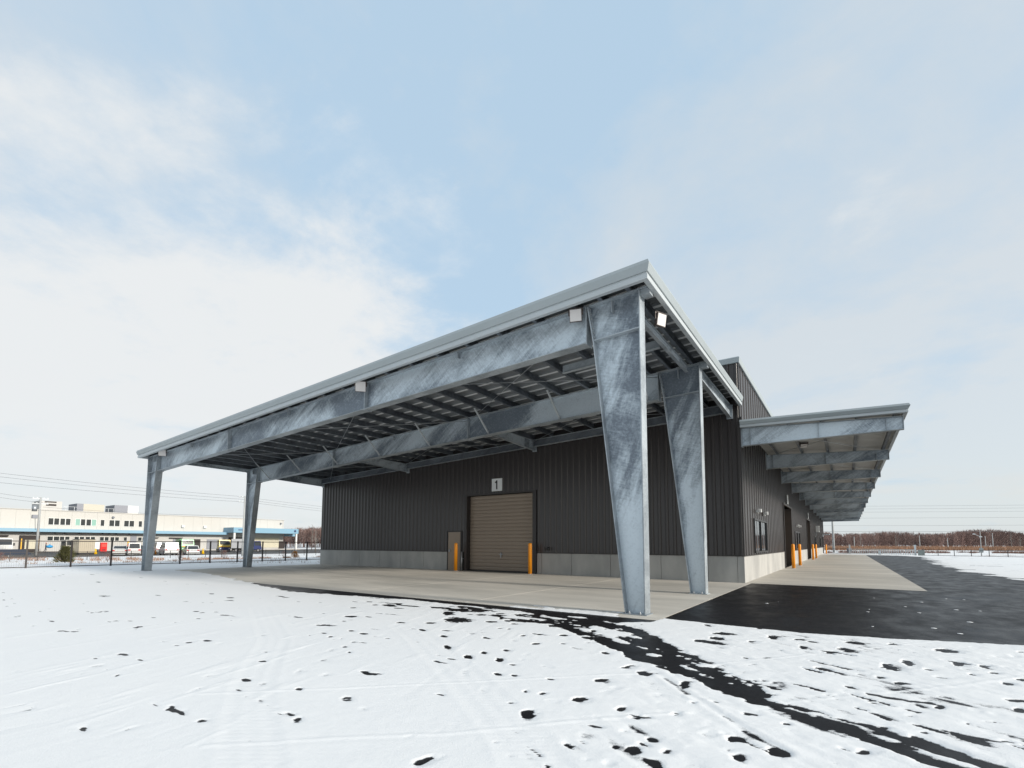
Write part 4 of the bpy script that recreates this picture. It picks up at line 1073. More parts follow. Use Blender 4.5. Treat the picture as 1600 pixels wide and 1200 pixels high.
for x in (0.55, 1.55, 2.55, 3.55, 4.55):
    for k in range(NB - 1):
        y0 = 0.16 + SP * k + 0.02; y1 = (0.16 + SP * (k + 1) if k < NB - 2 else 72.7) - 0.02
        z = st(x)
        MB().box(x - 0.05, x - 0.042, y0, y1, z + 0.001, z + 0.15).box(x - 0.0415, x + 0.05, y0, y1, z + 0.001, z + 0.007).build('purlin', GALVP, sc_)
for k in range(NB - 1):
    y0 = 0.02 + SP * k; y1 = y0 + SP if k < NB - 2 else 73.0
    n = 22; dyy = (y1 - y0 - 0.006) / n
    b = MB(); pr = []
    for i in range(n):
        a = y0 + dyy * i
        pr += [(a, 0.0), (a + dyy * 0.5, 0.0), (a + dyy * 0.60, 0.045), (a + dyy * 0.90, 0.045)]
    pr.append((y1 - 0.006, 0.0))
    kk = len(pr)
    for x in (0.03, 4.86):
        b.v += [(x, q, st(x) + 0.151 + r) for q, r in pr] + [(x, q, st(x) + 0.151 + 0.05) for q, r in pr]
    for i in range(kk - 1):
        b.f.append((i, i + 1, 2 * kk + i + 1, 2 * kk + i)); b.f.append((kk + i, kk + i + 1, 3 * kk + i + 1, 3 * kk + i)); b.sm += [False, False]
    b.build('roof_sheet', DECKC, sc_)
    for (xa, xb) in ((0.3, 4.5), (4.5, 0.3)):
        MB().tube((xa, y0 + 0.3, st(xa) - 0.05), (xb, y1 - 0.1, st(xb) - 0.05), 0.010, n=5).build('tie_rod', STEEL, sc_)
up2_ = [(-0.10, 0.015), (0.005, 0.015), (0.01, 0.02), (0.065, 0.12), (0.065, 0.126), (0.03, 0.195), (-0.06, 0.21), (-0.10, 0.21)]
lo2_ = [(-0.10, -0.085), (0.0, -0.085), (0.008, -0.075), (0.008, -0.03), (-0.01, -0.015), (-0.01, 0.013), (-0.10, 0.013)]
sz = lambda x: 5.79 - 0.034 * x
path = [(0.02, -0.10, 0, -1, sz(0)), (4.84, -0.10, 1, -1, sz(4.84)), (4.84, 73.1, 1, 1, sz(4.84)), (0.02, 73.1, 0, 1, sz(0))]
for i in range(3):
    loft(up2_, path, i, 'fascia', FASCIA, sc_); loft(lo2_, path, i, 'fascia_trim', FASCIA2, sc_)
P = []
for dz_ in (0.19, 0.20):
    for (x, y) in ((0.03, -0.04), (4.80, -0.04), (4.80, 73.04), (0.03, 73.04)): P.append((x, y, sz(x) + dz_))
MB().hexa(P).build('roof_skin', FASCIA, sc_)
MB().box(0.03, 0.09, -0.06, 0.05, 5.99, 6.12).build('gutter_stub', CLADD, sc_)
floodlight('small floodlight hanging beneath the side canopy between two arms', (1.75, 4.6, 5.62), (0.1, -0.5, -1), 0.26)
# ================================================================== LEFT FENCE
FX = -33.5
def fence_run(root, pts, h, post, rail_z, m, wires=0, mesh_h=None, gnd=lambda x, y: 0.0):
    for i, (x, y) in enumerate(pts):
        z = gnd(x, y)
        MB().box(x - post / 2, x + post / 2, y - post / 2, y + post / 2, z - 0.05, z + h).build('post', m, root)
    for (xa, ya), (xb, yb) in zip(pts[:-1], pts[1:]):
        za, zb_ = gnd(xa, ya), gnd(xb, yb)
        for rz in rail_z:
            MB().bar((xa, ya, za + rz), (xb, yb, zb_ + rz), 0.04, 0.045).build('rail', m, root)
        if wires:
            w = MB()
            for k in range(1, wires):
                t = k / wires; w.bar((xa + (xb - xa) * t, ya + (yb - ya) * t, za + rail_z[0]), (xa + (xb - xa) * t, ya + (yb - ya) * t, za + rail_z[-1]), 0.003, 0.003, (1, 0, 0))
            tag(w.build('mesh_wires', m, root), kind='stuff')
f = thing('boundary_fence', 'dark brown steel post and rail mesh fence along the left edge of the snowy yard', 'fence', (FX, 0, 0))
fence_run(f, [(FX, -12.7 - 1.84 * 6 + 1.84 * k) for k in range(22)], 1.52, 0.075, (0.06, 1.47), FENCEM, 20)
GY = lambda x, y: -0.5 * float(sstep(-36, -60, np.array(x)))
def runpts(a, b, n): return [(a[0] + (b[0] - a[0]) * i / n, a[1] + (b[1] - a[1]) * i / n) for i in range(n + 1)]
f = thing('guard_fence', 'low dark pipe guard fence along the road before the cream factory', 'fence', (-66, 0, -0.5))
fence_run(f, runpts((-66, -30), (-66, 46), 38), 0.95, 0.05, (0.35, 0.9), FENCEM, 0, gnd=GY)

# ================================================================== CREAM FACTORY
CREAM = mat('cream_factory_panel', (0.50, 0.487, 0.455), 0.55, var=0.04, vscale=0.4)
CREAMD = mat('pale_factory_wall', (0.46, 0.45, 0.43), 0.6, var=0.05, vscale=0.5)
BLUE = mat('sky_blue_fascia', (0.20, 0.36, 0.48), 0.45)
DARKB = mat('dark_dock_opening', (0.035, 0.028, 0.026), 0.8)
DOORC = mat('cream_dock_door', (0.52, 0.49, 0.38), 0.6)
GREYW = mat('grey_unit_panel', (0.22, 0.23, 0.26), 0.6)
WIN = mat('dark_factory_window', (0.035, 0.04, 0.042), 0.15, 0, 0.5)
WING = mat('green_curtained_window', (0.22, 0.40, 0.33), 0.3)
WHITEF = mat('white_window_frame', (0.7, 0.7, 0.68), 0.5)
FZ = -0.5; FXX = -125.0
fa = thing('factory_building', 'long two storey cream factory with blue canopies beyond the left fence', 'factory', (FXX, 10, FZ))
MB().box(FXX - 40, FXX - 0.06, -45, 54.6, FZ, 7.62).build('wall', CREAMD, fa)
pm = MB().box(0, 0.058, 0.0, 1.985, 0, 3.66).mesh('wall_panel', CREAM)
for k in range(48):
    y = -42 + 2.0 * k
    if y + 2 > 54.7: break
    inst('wall_panel', pm, fa, (-0.059, y - 10, 4.05 - FZ))
MB().box(FXX - 40, FXX + 0.12, -45.1, 54.7, 7.625, 7.78).build('roof_coping', CREAMD, fa)
def fwin(y0, y1, z0, z1, panes, cols):
    d = FXX + 0.0
    o = MB()
    t_ = 0.06
    o.box(d, d + 0.07, y0 - t_, y0, z0 - t_, z1 + t_).box(d, d + 0.07, y1, y1 + t_, z0 - t_, z1 + t_).box(d, d + 0.07, y0, y1, z1, z1 + t_).box(d, d + 0.09, y0, y1, z0 - t_, z0)
    for i in range(1, panes):
        c = y0 + (y1 - y0) * i / panes; o.box(d, d + 0.07, c - 0.06, c + 0.06, z0, z1)
    w = o.build('window', WHITEF, fa)
    for i in range(panes):
        a = y0 + (y1 - y0) * i / panes + (0.06 if i else 0); b_ = y0 + (y1 - y0) * (i + 1) / panes - (0.06 if i < panes - 1 else 0)
        MB().box(d + 0.01, d + 0.03, a, b_, z0, z1).build('pane', WING if cols[i] else WIN, w)
for (a, b_, n, c) in ((6.55, 8.1, 2, (0, 0)), (8.3, 9.8, 2, (0, 0)), (10.6, 12.1, 2, (1, 0)), (12.3, 13.85, 2, (0, 1)), (14.6, 15.2, 1, (0,)), (16.05, 17.8, 2, (0, 0)), (18.6, 20.35, 2, (0, 0)), (21.2, 21.8, 1, (0,))):
    fwin(a, b_, 4.88, 6.13, n, c)
for (a, b_, n) in ((6.6, 8.3, 2), (8.4, 9.85, 2), (10.6, 12.1, 2), (12.35, 13.85, 2), (14.65, 16.1, 2), (16.4, 17.85, 2), (18.7, 19.25, 1), (21.25, 22.7, 2)):
    fwin(a, b_, 1.78, 2.56, n, (0, 0))
# blue eaves canopy, and the taller porch at the right-hand end
MB().box(FXX + 0.02, FXX + 1.8, -45, 39.2, 3.42, 4.04).build('eaves_canopy', BLUE, fa)
pz0, pz1 = 3.93, 5.2
po = MB().box(FXX + 0.02, -119.9, 38.9, 55.9, pz0, pz1).build('porch_roof', BLUE, fa)
MB().tube((-119.9, 54.9, 4.6), (-119.86, 54.9, 4.6), 0.33, n=14).build('emblem', mat('navy_emblem', (0.03, 0.05, 0.12), 0.5), po)
MB().box(-119.9, -119.87, 40.0, 41.2, 4.5, 4.72).build('emblem', mat('navy_emblem_strip', (0.03, 0.06, 0.16), 0.5), po)
MB().box(FXX + 0.02, FXX + 2.4, 54.7, 57.1, 3.25, 3.85).build('end_canopy', BLUE, fa)
for (y, xx) in ((39.3, -120.3), (55.5, -120.3)):
    MB().box(xx - 0.2, xx + 0.2, y - 0.2, y + 0.2, FZ, pz0 - 0.001).build('porch_column', WHITEF, fa)
# openings on the ground floor
def opening(y0, y1, z0, z1, m, name, d=0.05): return MB().box(FXX - 0.055, FXX + d, y0, y1, z0, z1).build(name, m, fa)
o = opening(2.7, 5.45, -0.3, 2.72, DARKB, 'dock_shelter', 0.5)
MB().box(FXX + 0.505, FXX + 0.56, 3.4, 4.9, 0.15, 1.85).build('dock_door', DOORC, o)
YEL = mat('yellow_dock_guard', (0.75, 0.42, 0.02), 0.5)
MB().box(FXX + 0.51, FXX + 0.66, 2.85, 3.0, 0.1, 2.1).box(FXX + 0.51, FXX + 0.66, 5.15, 5.3, 0.1, 2.1).build('dock_guard', YEL, o)
opening(-1.5, 1.2, 2.5, 2.75, DARKB, 'dock_hood', 0.5)
opening(23.2, 25.0, 2.45, 2.6, DARKB, 'dock_hood', 0.5)
opening(27.15, 29.8, 2.42, 2.6, DARKB, 'dock_hood', 0.5)
opening(28.0, 29.6, -0.1, 2.2, GREYW, 'dock_door')
opening(32.0, 33.75, -0.1, 2.27, DARKB, 'dock_door')
opening(35.2, 37.9, -0.1, 2.24, GREYW, 'dock_door')
opening(19.9, 21.0, 0.0, 2.9, GREYW, 'recess')
opening(40.2, 45.5, 0.0, 2.8, DARKB, 'loading_bay')
opening(45.6, 53.3, 0.2, 2.8, DOORC, 'loading_shutter')
opening(53.31, 55.0, -0.4, 1.9, DARKB, 'side_bay')
MB().box(FXX + 0.02, -120.5, 24, 57, FZ, -0.12).build('loading_dock', CREAMD, fa)
MB().box(FXX + 0.02, FXX + 0.5, -42, 19.5, FZ, -0.35).build('wall_footing', DARKB, fa)
# lamps under the eaves
for y in (7.5, 9.0, 11.2, 14.9, 16, 17.2, 19.5):
    MB().lathe((FXX + 0.5, y, 3.16), [(0.15, 0), (0.17, 0.1), (0.04, 0.24)], 8).build('eaves_lamp', DARKB, fa)
for y in (16.6, 53.6):
    MB().tube((FXX + 0.0, y, 6.8), (FXX + 0.5, y, 6.7), 0.2, n=8).build('wall_lamp', GREYW, fa)
for y in (29.5, 34.2):
    MB().box(FXX + 0.0, FXX + 0.5, y, y + 0.6, 5.0, 5.5).build('wall_vent', WHITEF, fa)
# roof plant
def plant(label, y0, y1, x0, x1, h, m1, m2, split, louvre):
    t = thing('rooftop_unit', label, 'rooftop unit', (x1, (y0 + y1) / 2, 7.79))
    if split: MB().box(x0, x1, y0, split, 7.79, 7.79 + h).build('grey_side', m2, t); MB().box(x0, x1, split + 0.002, y1, 7.79, 7.79 + h).build('casing', m1, t)
    else: MB().box(x0, x1, y0, y1, 7.79, 7.79 + h).build('casing', m1, t)
    if louvre: MB().box(x1 + 0.001, x1 + 0.05, y0 + 1.0, y0 + 2.6, 7.79 + h * 0.55, 7.79 + h * 0.72).box(x1 + 0.001, x1 + 0.05, y0 + 0.8, y0 + 2.6, 7.79 + h * 0.86, 7.79 + h * 0.97).build('louvre', DARKB, t)
BEIGE = mat('beige_rooftop_panel', (0.47, 0.44, 0.37), 0.6)
plant('white louvred rooftop unit behind the left utility pole', 6.6, 10.1, -139, -133, 2.2, CREAMD, GREYW, None, True)
plant('long beige rooftop unit in the middle of the factory roof', 12.5, 17.2, -139, -133, 2.0, BEIGE, GREYW, 13.6, False)
plant('white and dark grey rooftop box nearest the front column', 19.0, 23.5, -139, -133, 2.1, WHITEF, GREYW, 21.5, False)
t = thing('roof_handrail', 'thin grey handrail between the rooftop units', 'handrail', (-132.5, 14, 7.79))
b = MB()
for y in (10.6, 12.0, 17.8, 18.7): b.box(-132.53, -132.47, y - 0.03, y + 0.03, 7.79, 9.0)
b.box(-132.52, -132.48, 10.2, 12.4, 8.95, 9.0).box(-132.52, -132.48, 17.3, 18.9, 8.95, 9.0)
b.build('rails', STEEL, t)

# ================================================================== VEHICLES
TYRE = mat('tyre_rubber', (0.015, 0.015, 0.015), 0.8)
RIM = mat('steel_rim', (0.4, 0.4, 0.42), 0.35, 0.6)
CGLASS = mat('vehicle_glass', (0.03, 0.035, 0.04), 0.08, 0, 0.8)
RED = mat('red_lamp', (0.45, 0.02, 0.02), 0.3)
CLEAR = mat('clear_lamp', (0.7, 0.7, 0.68), 0.2)
BUMP = mat('dark_bumper', (0.03, 0.03, 0.03), 0.6)
def paint(name, c): return mat(name, c, 0.28, 0.1, 0.5)
PW, PS, PD, PG, PY, PN = paint('white_car_paint', (0.62, 0.62, 0.61)), paint('silver_car_paint', (0.33, 0.35, 0.37)), paint('dark_car_paint', (0.03, 0.032, 0.038)), paint('green_truck_paint', (0.07, 0.26, 0.10)), paint('yellow_truck_paint', (0.55, 0.43, 0.12)), paint('navy_truck_paint', (0.04, 0.055, 0.16))
def wheel(t, x, y, r, w=0.2):
    o = MB().tube((x, y - w / 2, r), (x, y + w / 2, r), r, n=14).build('wheel', TYRE, t, local=True)
    MB().tube((x, y - w / 2 - 0.012, r), (x, y + w / 2 + 0.012, r), r * 0.58, n=12).build('rim', RIM, o, local=True)
def vehicle(name, label, cat, loc, rotz, prof, w, paint_, belt, taper, glass, sides, wr, wx, group=None, tail=True):
    """prof: outline seen from the side (x forward, z up); w width; narrowed above `belt` by `taper`"""
    t = thing(name, label, cat, loc, rotz, group)
    hw = lambda z: w / 2 - max(0, z - belt) * taper
    b = MB(); k = len(prof)
    b.v += [(x, -hw(z), z) for x, z in prof] + [(x, hw(z), z) for x, z in prof]
    b.f.append(tuple(range(k))); b.f.append(tuple(range(k, 2 * k))); b.sm += [False, False]
    for i in range(k):
        j = (i + 1) % k; b.f.append((i, j, k + j, k + i)); b.sm.append(False)
    b.build('body', paint_, t, local=True)
    for nm, i, j in glass:
        (xa, za), (xb, zb_) = prof[i], prof[j]
        nx, nz = -(zb_ - za), (xb - xa); l = math.hypot(nx, nz); nx, nz = nx / l, nz / l
        cx = sum(p[0] for p in prof) / k; cz = sum(p[1] for p in prof) / k
        if nx * ((xa + xb) / 2 - cx) + nz * ((za + zb_) / 2 - cz) < 0: nx, nz = -nx, -nz
        g_ = MB(); P = []
        for d in (0.0, 0.012):
            for f_, s in ((0.12, -1), (0.12, 1), (0.88, 1), (0.88, -1)):
                x = xa + (xb - xa) * f_; z = za + (zb_ - za) * f_
                P.append((x + nx * d, s * (hw(z) - 0.10), z + nz * d))
        g_.hexa(P).build(nm, CGLASS, t, local=True)
    for poly in sides:
        for s in (-1, 1):
            g_ = MB(); n = len(poly)
            g_.v += [(x, s * (hw(z) + 0.002), z) for x, z in poly] + [(x, s * (hw(z) + 0.012), z) for x, z in poly]
            g_.f.append(tuple(range(n))); g_.f.append(tuple(range(n, 2 * n))); g_.sm += [False, False]
            for i in range(n):
                j = (i + 1) % n; g_.f.append((i, j, n + j, n + i)); g_.sm.append(False)
            g_.build('side_window', CGLASS, t, local=True)
    for x in wx:
        for s in (-1, 1): wheel(t, x, s * (w / 2 - 0.09), wr)
    x0 = min(p[0] for p in prof); x1 = max(p[0] for p in prof)
    if tail:
        for s in (-1, 1):
            y0, y1 = sorted((s * (w / 2 - 0.30), s * (w / 2 - 0.02)))
            MB().box(x0 - 0.012, x0 + 0.06, y0, y1, belt - 0.25, belt - 0.06).build('tail_light', RED, t, local=True)
            MB().box(x1 - 0.06, x1 + 0.012, y0, y1, 0.55, 0.70).build('headlight', CLEAR, t, local=True)
    MB().box(x0 - 0.03, x0 + 0.1, -w / 2 + 0.05, w / 2 - 0.05, 0.28, 0.42).box(x1 - 0.1, x1 + 0.03, -w / 2 + 0.05, w / 2 - 0.05, 0.28, 0.42).build('bumper', BUMP, t, local=True)
    return t
VAN = [(-2.3, 0.25), (-2.36, 0.95), (-2.2, 1.92), (1.15, 1.97), (1.95, 1.15), (2.3, 0.98), (2.36, 0.25)]
KEI = [(-1.66, 0.22), (-1.69, 0.95), (-1.6, 1.86), (0.95, 1.88), (1.45, 1.05), (1.66, 0.9), (1.68, 0.22)]
HAT = [(-1.92, 0.22), (-1.95, 0.85), (-1.55, 1.46), (0.35, 1.5), (1.05, 0.98), (1.85, 0.82), (1.95, 0.25)]
SED = [(-2.2, 0.22), (-2.25, 0.9), (-1.7, 0.98), (-1.1, 1.44), (0.35, 1.46), (1.1, 0.98), (2.1, 0.8), (2.25, 0.25)]
RZ = lambda deg: R(180 + deg)
GZ = FZ + 0.06
def park(u, depth): 
    x, y = spot(u, depth); return (x, y, GZ - 0.06)
vehicle('parked_car', 'white sedan with red tail lights parked second left of the front column', 'car', park(190, 72), RZ(-16), SED, 1.75, PW, 0.9, 0.28, [('rear_window', 2, 3), ('windscreen', 4, 5)], [[(-1.35, 1.0), (-0.95, 1.36), (0.3, 1.38), (0.85, 1.0)]], 0.31, (-1.35, 1.35))
vehicle('parked_van', 'small boxy white van with dark rear window beside the white sedan', 'van', park(211.5, 72), RZ(-14), KEI, 1.48, PW, 1.0, 0.10, [('rear_window', 1, 2), ('windscreen', 3, 4)], [[(-1.45, 1.08), (-1.4, 1.7), (0.85, 1.7), (1.2, 1.08)]], 0.28, (-1.1, 1.15))
vehicle('parked_car', 'dark car half hidden behind the left front column', 'car', park(224, 75), RZ(-14), HAT, 1.7, PD, 0.9, 0.25, [('rear_window', 1, 2), ('windscreen', 3, 4)], [[(-1.4, 0.95), (-1.15, 1.36), (0.3, 1.4), (0.85, 0.98)]], 0.3, (-1.2, 1.2))
vehicle('parked_van', 'white high roof van with large rear window right of the left column', 'van', park(266, 74), RZ(-10), VAN, 1.72, PW, 1.05, 0.12, [('rear_window', 1, 2), ('windscreen', 3, 4)], [[(-2.0, 1.15), (-1.92, 1.75), (1.0, 1.78), (1.55, 1.15)]], 0.33, (-1.35, 1.45))
vehicle('parked_van', 'silver grey van behind the white high roof van', 'van', park(252.5, 82), RZ(-10), VAN, 1.75, PS, 1.05, 0.12, [('rear_window', 1, 2), ('windscreen', 3, 4)], [[(-2.0, 1.15), (-1.92, 1.75), (1.0, 1.78), (1.55, 1.15)]], 0.33, (-1.35, 1.45))
vehicle('parked_car', 'white hatchback parked before the green truck', 'car', park(301, 76), RZ(-14), HAT, 1.68, PW, 0.9, 0.26, [('rear_window', 1, 2), ('windscreen', 3, 4)], [[(-1.4, 0.95), (-1.15, 1.36), (0.3, 1.4), (0.85, 0.98)]], 0.3, (-1.2, 1.2))
def truck(label, loc, rotz, cabm, boxm, lower, boxlen, boxh, w=1.9, hcab=2.2, stripe=None):
    prof = [(-0.75, 0.55), (-0.75, hcab), (0.55, hcab + 0.02), (0.72, 1.35), (0.8, 0.5)]
    t = vehicle('parked_truck', label, 'truck', loc, rotz, prof, w, cabm, 1.3, 0.05, [('windscreen', 2, 3)], [[(-0.5, 1.35), (-0.5, hcab - 0.2), (0.45, hcab - 0.2), (0.6, 1.35)]], 0.36, (0.15, -boxlen + 0.1), tail=False)
    MB().box(0.60, 0.815, -w / 2 - 0.01, w / 2 + 0.01, 0.45, 1.0).build('front_panel', lower, t, local=True)
    if stripe: MB().box(0.70, 0.825, -w / 2 + 0.1, w / 2 - 0.1, 1.02, 1.2).build('stripe', stripe, t, local=True)
    if boxlen > 1: MB().box(-0.82 - boxlen, -0.82, -w / 2 - 0.04, w / 2 + 0.04, 0.8, boxh).build('cargo_box', boxm, t, local=True)
    MB().box(-0.8 - boxlen, 0.5, -0.4, 0.4, 0.4, 0.8).build('chassis', BUMP, t, local=True)
    for s in (-1, 1): MB().box(0.78, 0.83, s * (w / 2 - 0.25) - 0.12, s * (w / 2 - 0.25) + 0.12, 0.62, 0.8).build('headlight', CLEAR, t, local=True)
    for s in (-1, 1): MB().box(0.55, 0.62, s * (w / 2 + 0.14) - 0.1, s * (w / 2 + 0.14) + 0.1, 1.35, 1.8).build('mirror', BUMP, t, local=True)
    return t
ORS = mat('orange_truck_stripe', (0.7, 0.33, 0.05), 0.4)
GREYB = paint('grey_cargo_box', (0.42, 0.43, 0.45)); BEIB = paint('beige_cargo_box', (0.52, 0.46, 0.36)); BEIC = paint('pale_cab', (0.45, 0.44, 0.40))
truck('beige box truck with a pale cab parked behind the evergreen shrub', park(113, 76), R(14), BEIC, BEIB, BEIC, 0.9, 2.4, 1.9, 2.3)
t = thing('cargo_container', 'beige cargo box standing between the evergreen shrub and the red machine', 'container', park(133.5, 76), R(12))
MB().box(-0.9, 0.9, -1.05, 1.05, 0.35, 2.35).build('box', BEIB, t, local=True)
MB().box(-0.92, 0.92, -1.07, 1.07, 2.352, 2.42).box(-0.88, 0.88, -1.0, 1.0, 0.0, 0.349).build('frame', BUMP, t, local=True)
truck('green truck with an orange striped grille facing the fence', park(294, 103), R(-8), PG, PG, PG, 3.2, 2.7, 2.3, 2.55, ORS)
truck('yellow and navy truck cab facing the fence near the right pole', park(351.5, 104), R(-8), PY, PY, PN, 0.9, 2.3, 2.2, 2.5, YEL)
truck('silver box truck with a navy cab behind the second column', park(404, 104), R(62), PN, GREYB, PN, 4.0, 2.75, 2.2, 2.3)
truck('white truck with wide windscreen at the far left of the picture', park(6, 78), R(6), PW, PW, PW, 2.6, 2.6, 2.2, 2.5)

# ================================================================== SMALL THINGS ON THE LEFT
SOLAR = mat('dark_solar_glass', (0.03, 0.032, 0.045), 0.2, 0, 0.6)
x, y = spot(16, 60); t = thing('solar_panel', 'dark slanted panel low at the far left edge of the picture', 'solar panel', (x, y, -0.5), R(8))
MB().hexa([(0.3, -2.4, 0.35), (0.3, 2.2, 0.35), (0.3, 2.2, 0.38), (0.3, -2.4, 0.38), (-0.7, -2.4, 1.0), (-0.7, 1.8, 1.0), (-0.7, 1.8, 1.03), (-0.7, -2.4, 1.03)]).build('panel', SOLAR, t, local=True)
b = MB()
for q in (-2.0, 0, 1.7): b.box(0.2, 0.25, q, q + 0.05, 0, 0.4).box(-0.65, -0.6, q, q + 0.05, 0, 0.97)
b.build('legs', STEEL, t, local=True)
x, y = spot(163.5, 99.2); t = thing('vending_machine', 'bright red vending machine against the factory wall', 'vending machine', (x, y, -0.44), R(10))
MB().box(-0.35, 0.35, -0.55, 0.55, 0.0, 1.83).build('cabinet', mat('red_machine_paint', (0.72, 0.02, 0.02), 0.35), t, local=True)
MB().box(0.351, 0.365, -0.42, 0.42, 0.95, 1.6).build('display', mat('red_display', (0.8, 0.10, 0.08), 0.2), t, local=True)
MB().box(0.351, 0.365, -0.3, 0.3, 0.25, 0.45).build('slot', BUMP, t, local=True)
x, y = spot(153.5, 98); t = thing('notice_board', 'white notice board beside the red vending machine', 'notice board', (x, y, -0.44), R(10))
MB().box(-0.03, 0.03, -0.5, 0.5, 0.5, 1.9).build('board', WHITEP, t, local=True)
MB().box(-0.03, 0.03, -0.45, -0.4, 0.0, 0.499).box(-0.03, 0.03, 0.4, 0.45, 0.0, 0.499).build('legs', STEEL, t, local=True)
def cone(u, d, h, r, label, m):
    x, y = spot(u, d); t = thing('traffic_cone', label, 'traffic cone', (x, y, -0.5), 0, 'cones by the factory')
    MB().lathe((0, 0, 0), [(r, 0.04), (r * 0.22, h)], 12).build('cone', m, t, local=True)
    MB().box(-r * 1.3, r * 1.3, -r * 1.3, r * 1.3, 0.0, 0.04).build('base', m, t, local=True)
YC = mat('yellow_cone_plastic', (0.85, 0.50, 0.01), 0.45)
cone(152.5, 78, 0.95, 0.26, 'yellow cone below the white notice board', YC)
cone(319.5, 82, 0.95, 0.24, 'orange yellow cone alone on the factory yard', YC)
cone(246, 76, 0.8, 0.2, 'orange cone just right of the left front column', mat('orange_cone_plastic', (0.8, 0.3, 0.05), 0.45))
x, y = spot(202.5, 102); t = thing('yellow_post', 'tall yellow guard post at the factory corner behind the vans', 'guard post', (x, y, -0.44))
MB().lathe((0, 0, 0), [(0.16, 0), (0.16, 2.0), (0.1, 2.06)], 12).build('post', YC, t, local=True); MB().lathe((0, 0, 0), [(0.25, 0), (0.25, 0.03)], 12).build('foot', STEEL, t, local=True)
x, y = spot(274, 78); t = thing('stop_board', 'round pink sign on a lime green pole by the white van', 'sign', (x, y, -0.5), R(-15))
MB().tube((-0.02, 0, 1.15), (0.02, 0, 1.15), 0.26, n=18).build('disc', mat('pink_sign', (0.8, 0.18, 0.28), 0.5), t, local=True)
MB().box(-0.06, -0.025, -0.05, 0.16, 0.5, 1.8).build('flag', mat('lime_flag', (0.5, 0.75, 0.05), 0.6), t, local=True)
MB().tube((-0.04, 0, 0), (-0.04, 0, 1.8), 0.02, n=6).build('pole', STEEL, t, local=True)
# person carrying a blue sack along the factory wall
x, y = spot(74.5, 91.5)
t = thing('person', 'person in dark clothes walking with a blue sack by the factory wall', 'person', (x, y, -0.44), R(80))
def skin_body(name, verts, edges, radii, m, parent):
    me = bpy.data.meshes.new(name); me.from_pydata(verts, edges, []); me.materials.append(m)
    o = bpy.data.objects.new(name, me); COL.objects.link(o); o.parent = parent
    md = o.modifiers.new('skin', 'SKIN')
    for v, r in zip(me.skin_vertices[0].data, radii): v.radius = r
    me.skin_vertices[0].data[0].use_root = True
    o.modifiers.new('sub', 'SUBSURF').levels = 1; o.modifiers['sub'].render_levels = 1
    return o
bv = [(0, 0, .92), (0, 0, 1.15), (0, 0, 1.38), (0, 0, 1.48), (.02, 0, 1.60), (.02, 0, 1.70), (0, .10, .88), (.10, .10, .48), (.02, .10, .06), (.14, .10, .03), (0, -.10, .88), (-.08, -.10, .48), (-.22, -.10, .10), (-.12, -.10, .04), (0, .19, 1.38), (.04, .26, 1.12), (.16, .25, .92), (0, -.19, 1.38), (.08, -.25, 1.14), (.26, -.2, 1.05)]
be = [(0, 1), (1, 2), (2, 3), (3, 4), (4, 5), (0, 6), (6, 7), (7, 8), (8, 9), (0, 10), (10, 11), (11, 12), (12, 13), (2, 14), (14, 15), (15, 16), (2, 17), (17, 18), (18, 19)]
br = [(.14, .11), (.13, .11), (.15, .11), (.06, .06), (.085, .095), (.07, .08), (.09, .09), (.065, .065), (.05, .05), (.04, .04), (.09, .09), (.065, .065), (.05, .05), (.04, .04), (.065, .065), (.05, .05), (.04, .04), (.065, .065), (.05, .05), (.04, .04)]
skin_body('body', bv, be, br, mat('dark_workwear', (0.05, 0.05, 0.07), 0.8), t)
MB().lathe((0.02, 0, 1.64), [(0.10, 0), (0.112, 0.05), (0.09, 0.12), (0.03, 0.155)], 12).build('cap', mat('orange_cap', (0.5, 0.13, 0.05), 0.7), t, local=True)
t = thing('blue_sack', 'large blue sack carried by the walking person', 'sack', (x + 0.35, y + 0.45, 0.62))
b = MB().lathe((0, 0, 0), [(0.18, -0.28), (0.42, -0.18), (0.5, 0.0), (0.4, 0.18), (0.15, 0.27)], 14); b.build('bag', mat('blue_sack_cloth', (0.03, 0.30, 0.62), 0.6), t, local=True)
MB().tube((0, 0, 0.26), (0.05, 0, 0.38), 0.07, 0.11, n=10).build('knot', bpy.data.materials['blue_sack_cloth'], t, local=True)

# ---- utility poles and cables
def pole(label, x, y, z, h, r, arms=True, gear=False, name='utility_pole', group=None, m=GREYM):
    t = thing(name, label, 'utility pole', (x, y, z), 0, group)
    MB().tube((x, y, z), (x, y, z + h), r, r * 0.62, n=12).build('shaft', m, t)
    if arms:
        for k, zz in enumerate((h - 0.25, h - 0.95)):
            a = MB().box(x - 0.05, x + 0.05, y - 0.85, y + 0.85, z + zz, z + zz + 0.08).build('crossarm', STEEL, t)
            for q in (-0.75, -0.35, 0.35, 0.75):
                MB().lathe((x, y + q, z + zz + 0.08), [(0.04, 0), (0.06, 0.06), (0.03, 0.16)], 8).build('insulator', WHITEP, a)
    if gear:
        MB().tube((x + 0.1, y - 0.55, z + h - 2.0), (x + 0.1, y - 0.55, z + h - 1.2), 0.28, n=12).build('transformer', STEEL, t)
        MB().box(x - 0.2, x + 0.3, y - 0.75, y - 0.2, z + h - 3.0, z + h - 2.5).build('switch_box', GREYW, t)
        MB().tube((x, y - 0.4, z + h - 3.0), (x + 0.02, y - 0.3, z + h - 4.6), 0.03, n=6).build('down_cable', WIREM, t)
    return t
px, py = spot(60.5, 68); pole('grey concrete utility pole with transformer left of the evergreen shrub', px, py, -0.5, 8.25, 0.17, True, True)
qx, qy = spot(381, 70); pole('grey utility pole with crossarms just left of the second column', qx, qy, -0.5, 8.7, 0.15, True, False)
WIRES = 'thin power cables crossing the sky'
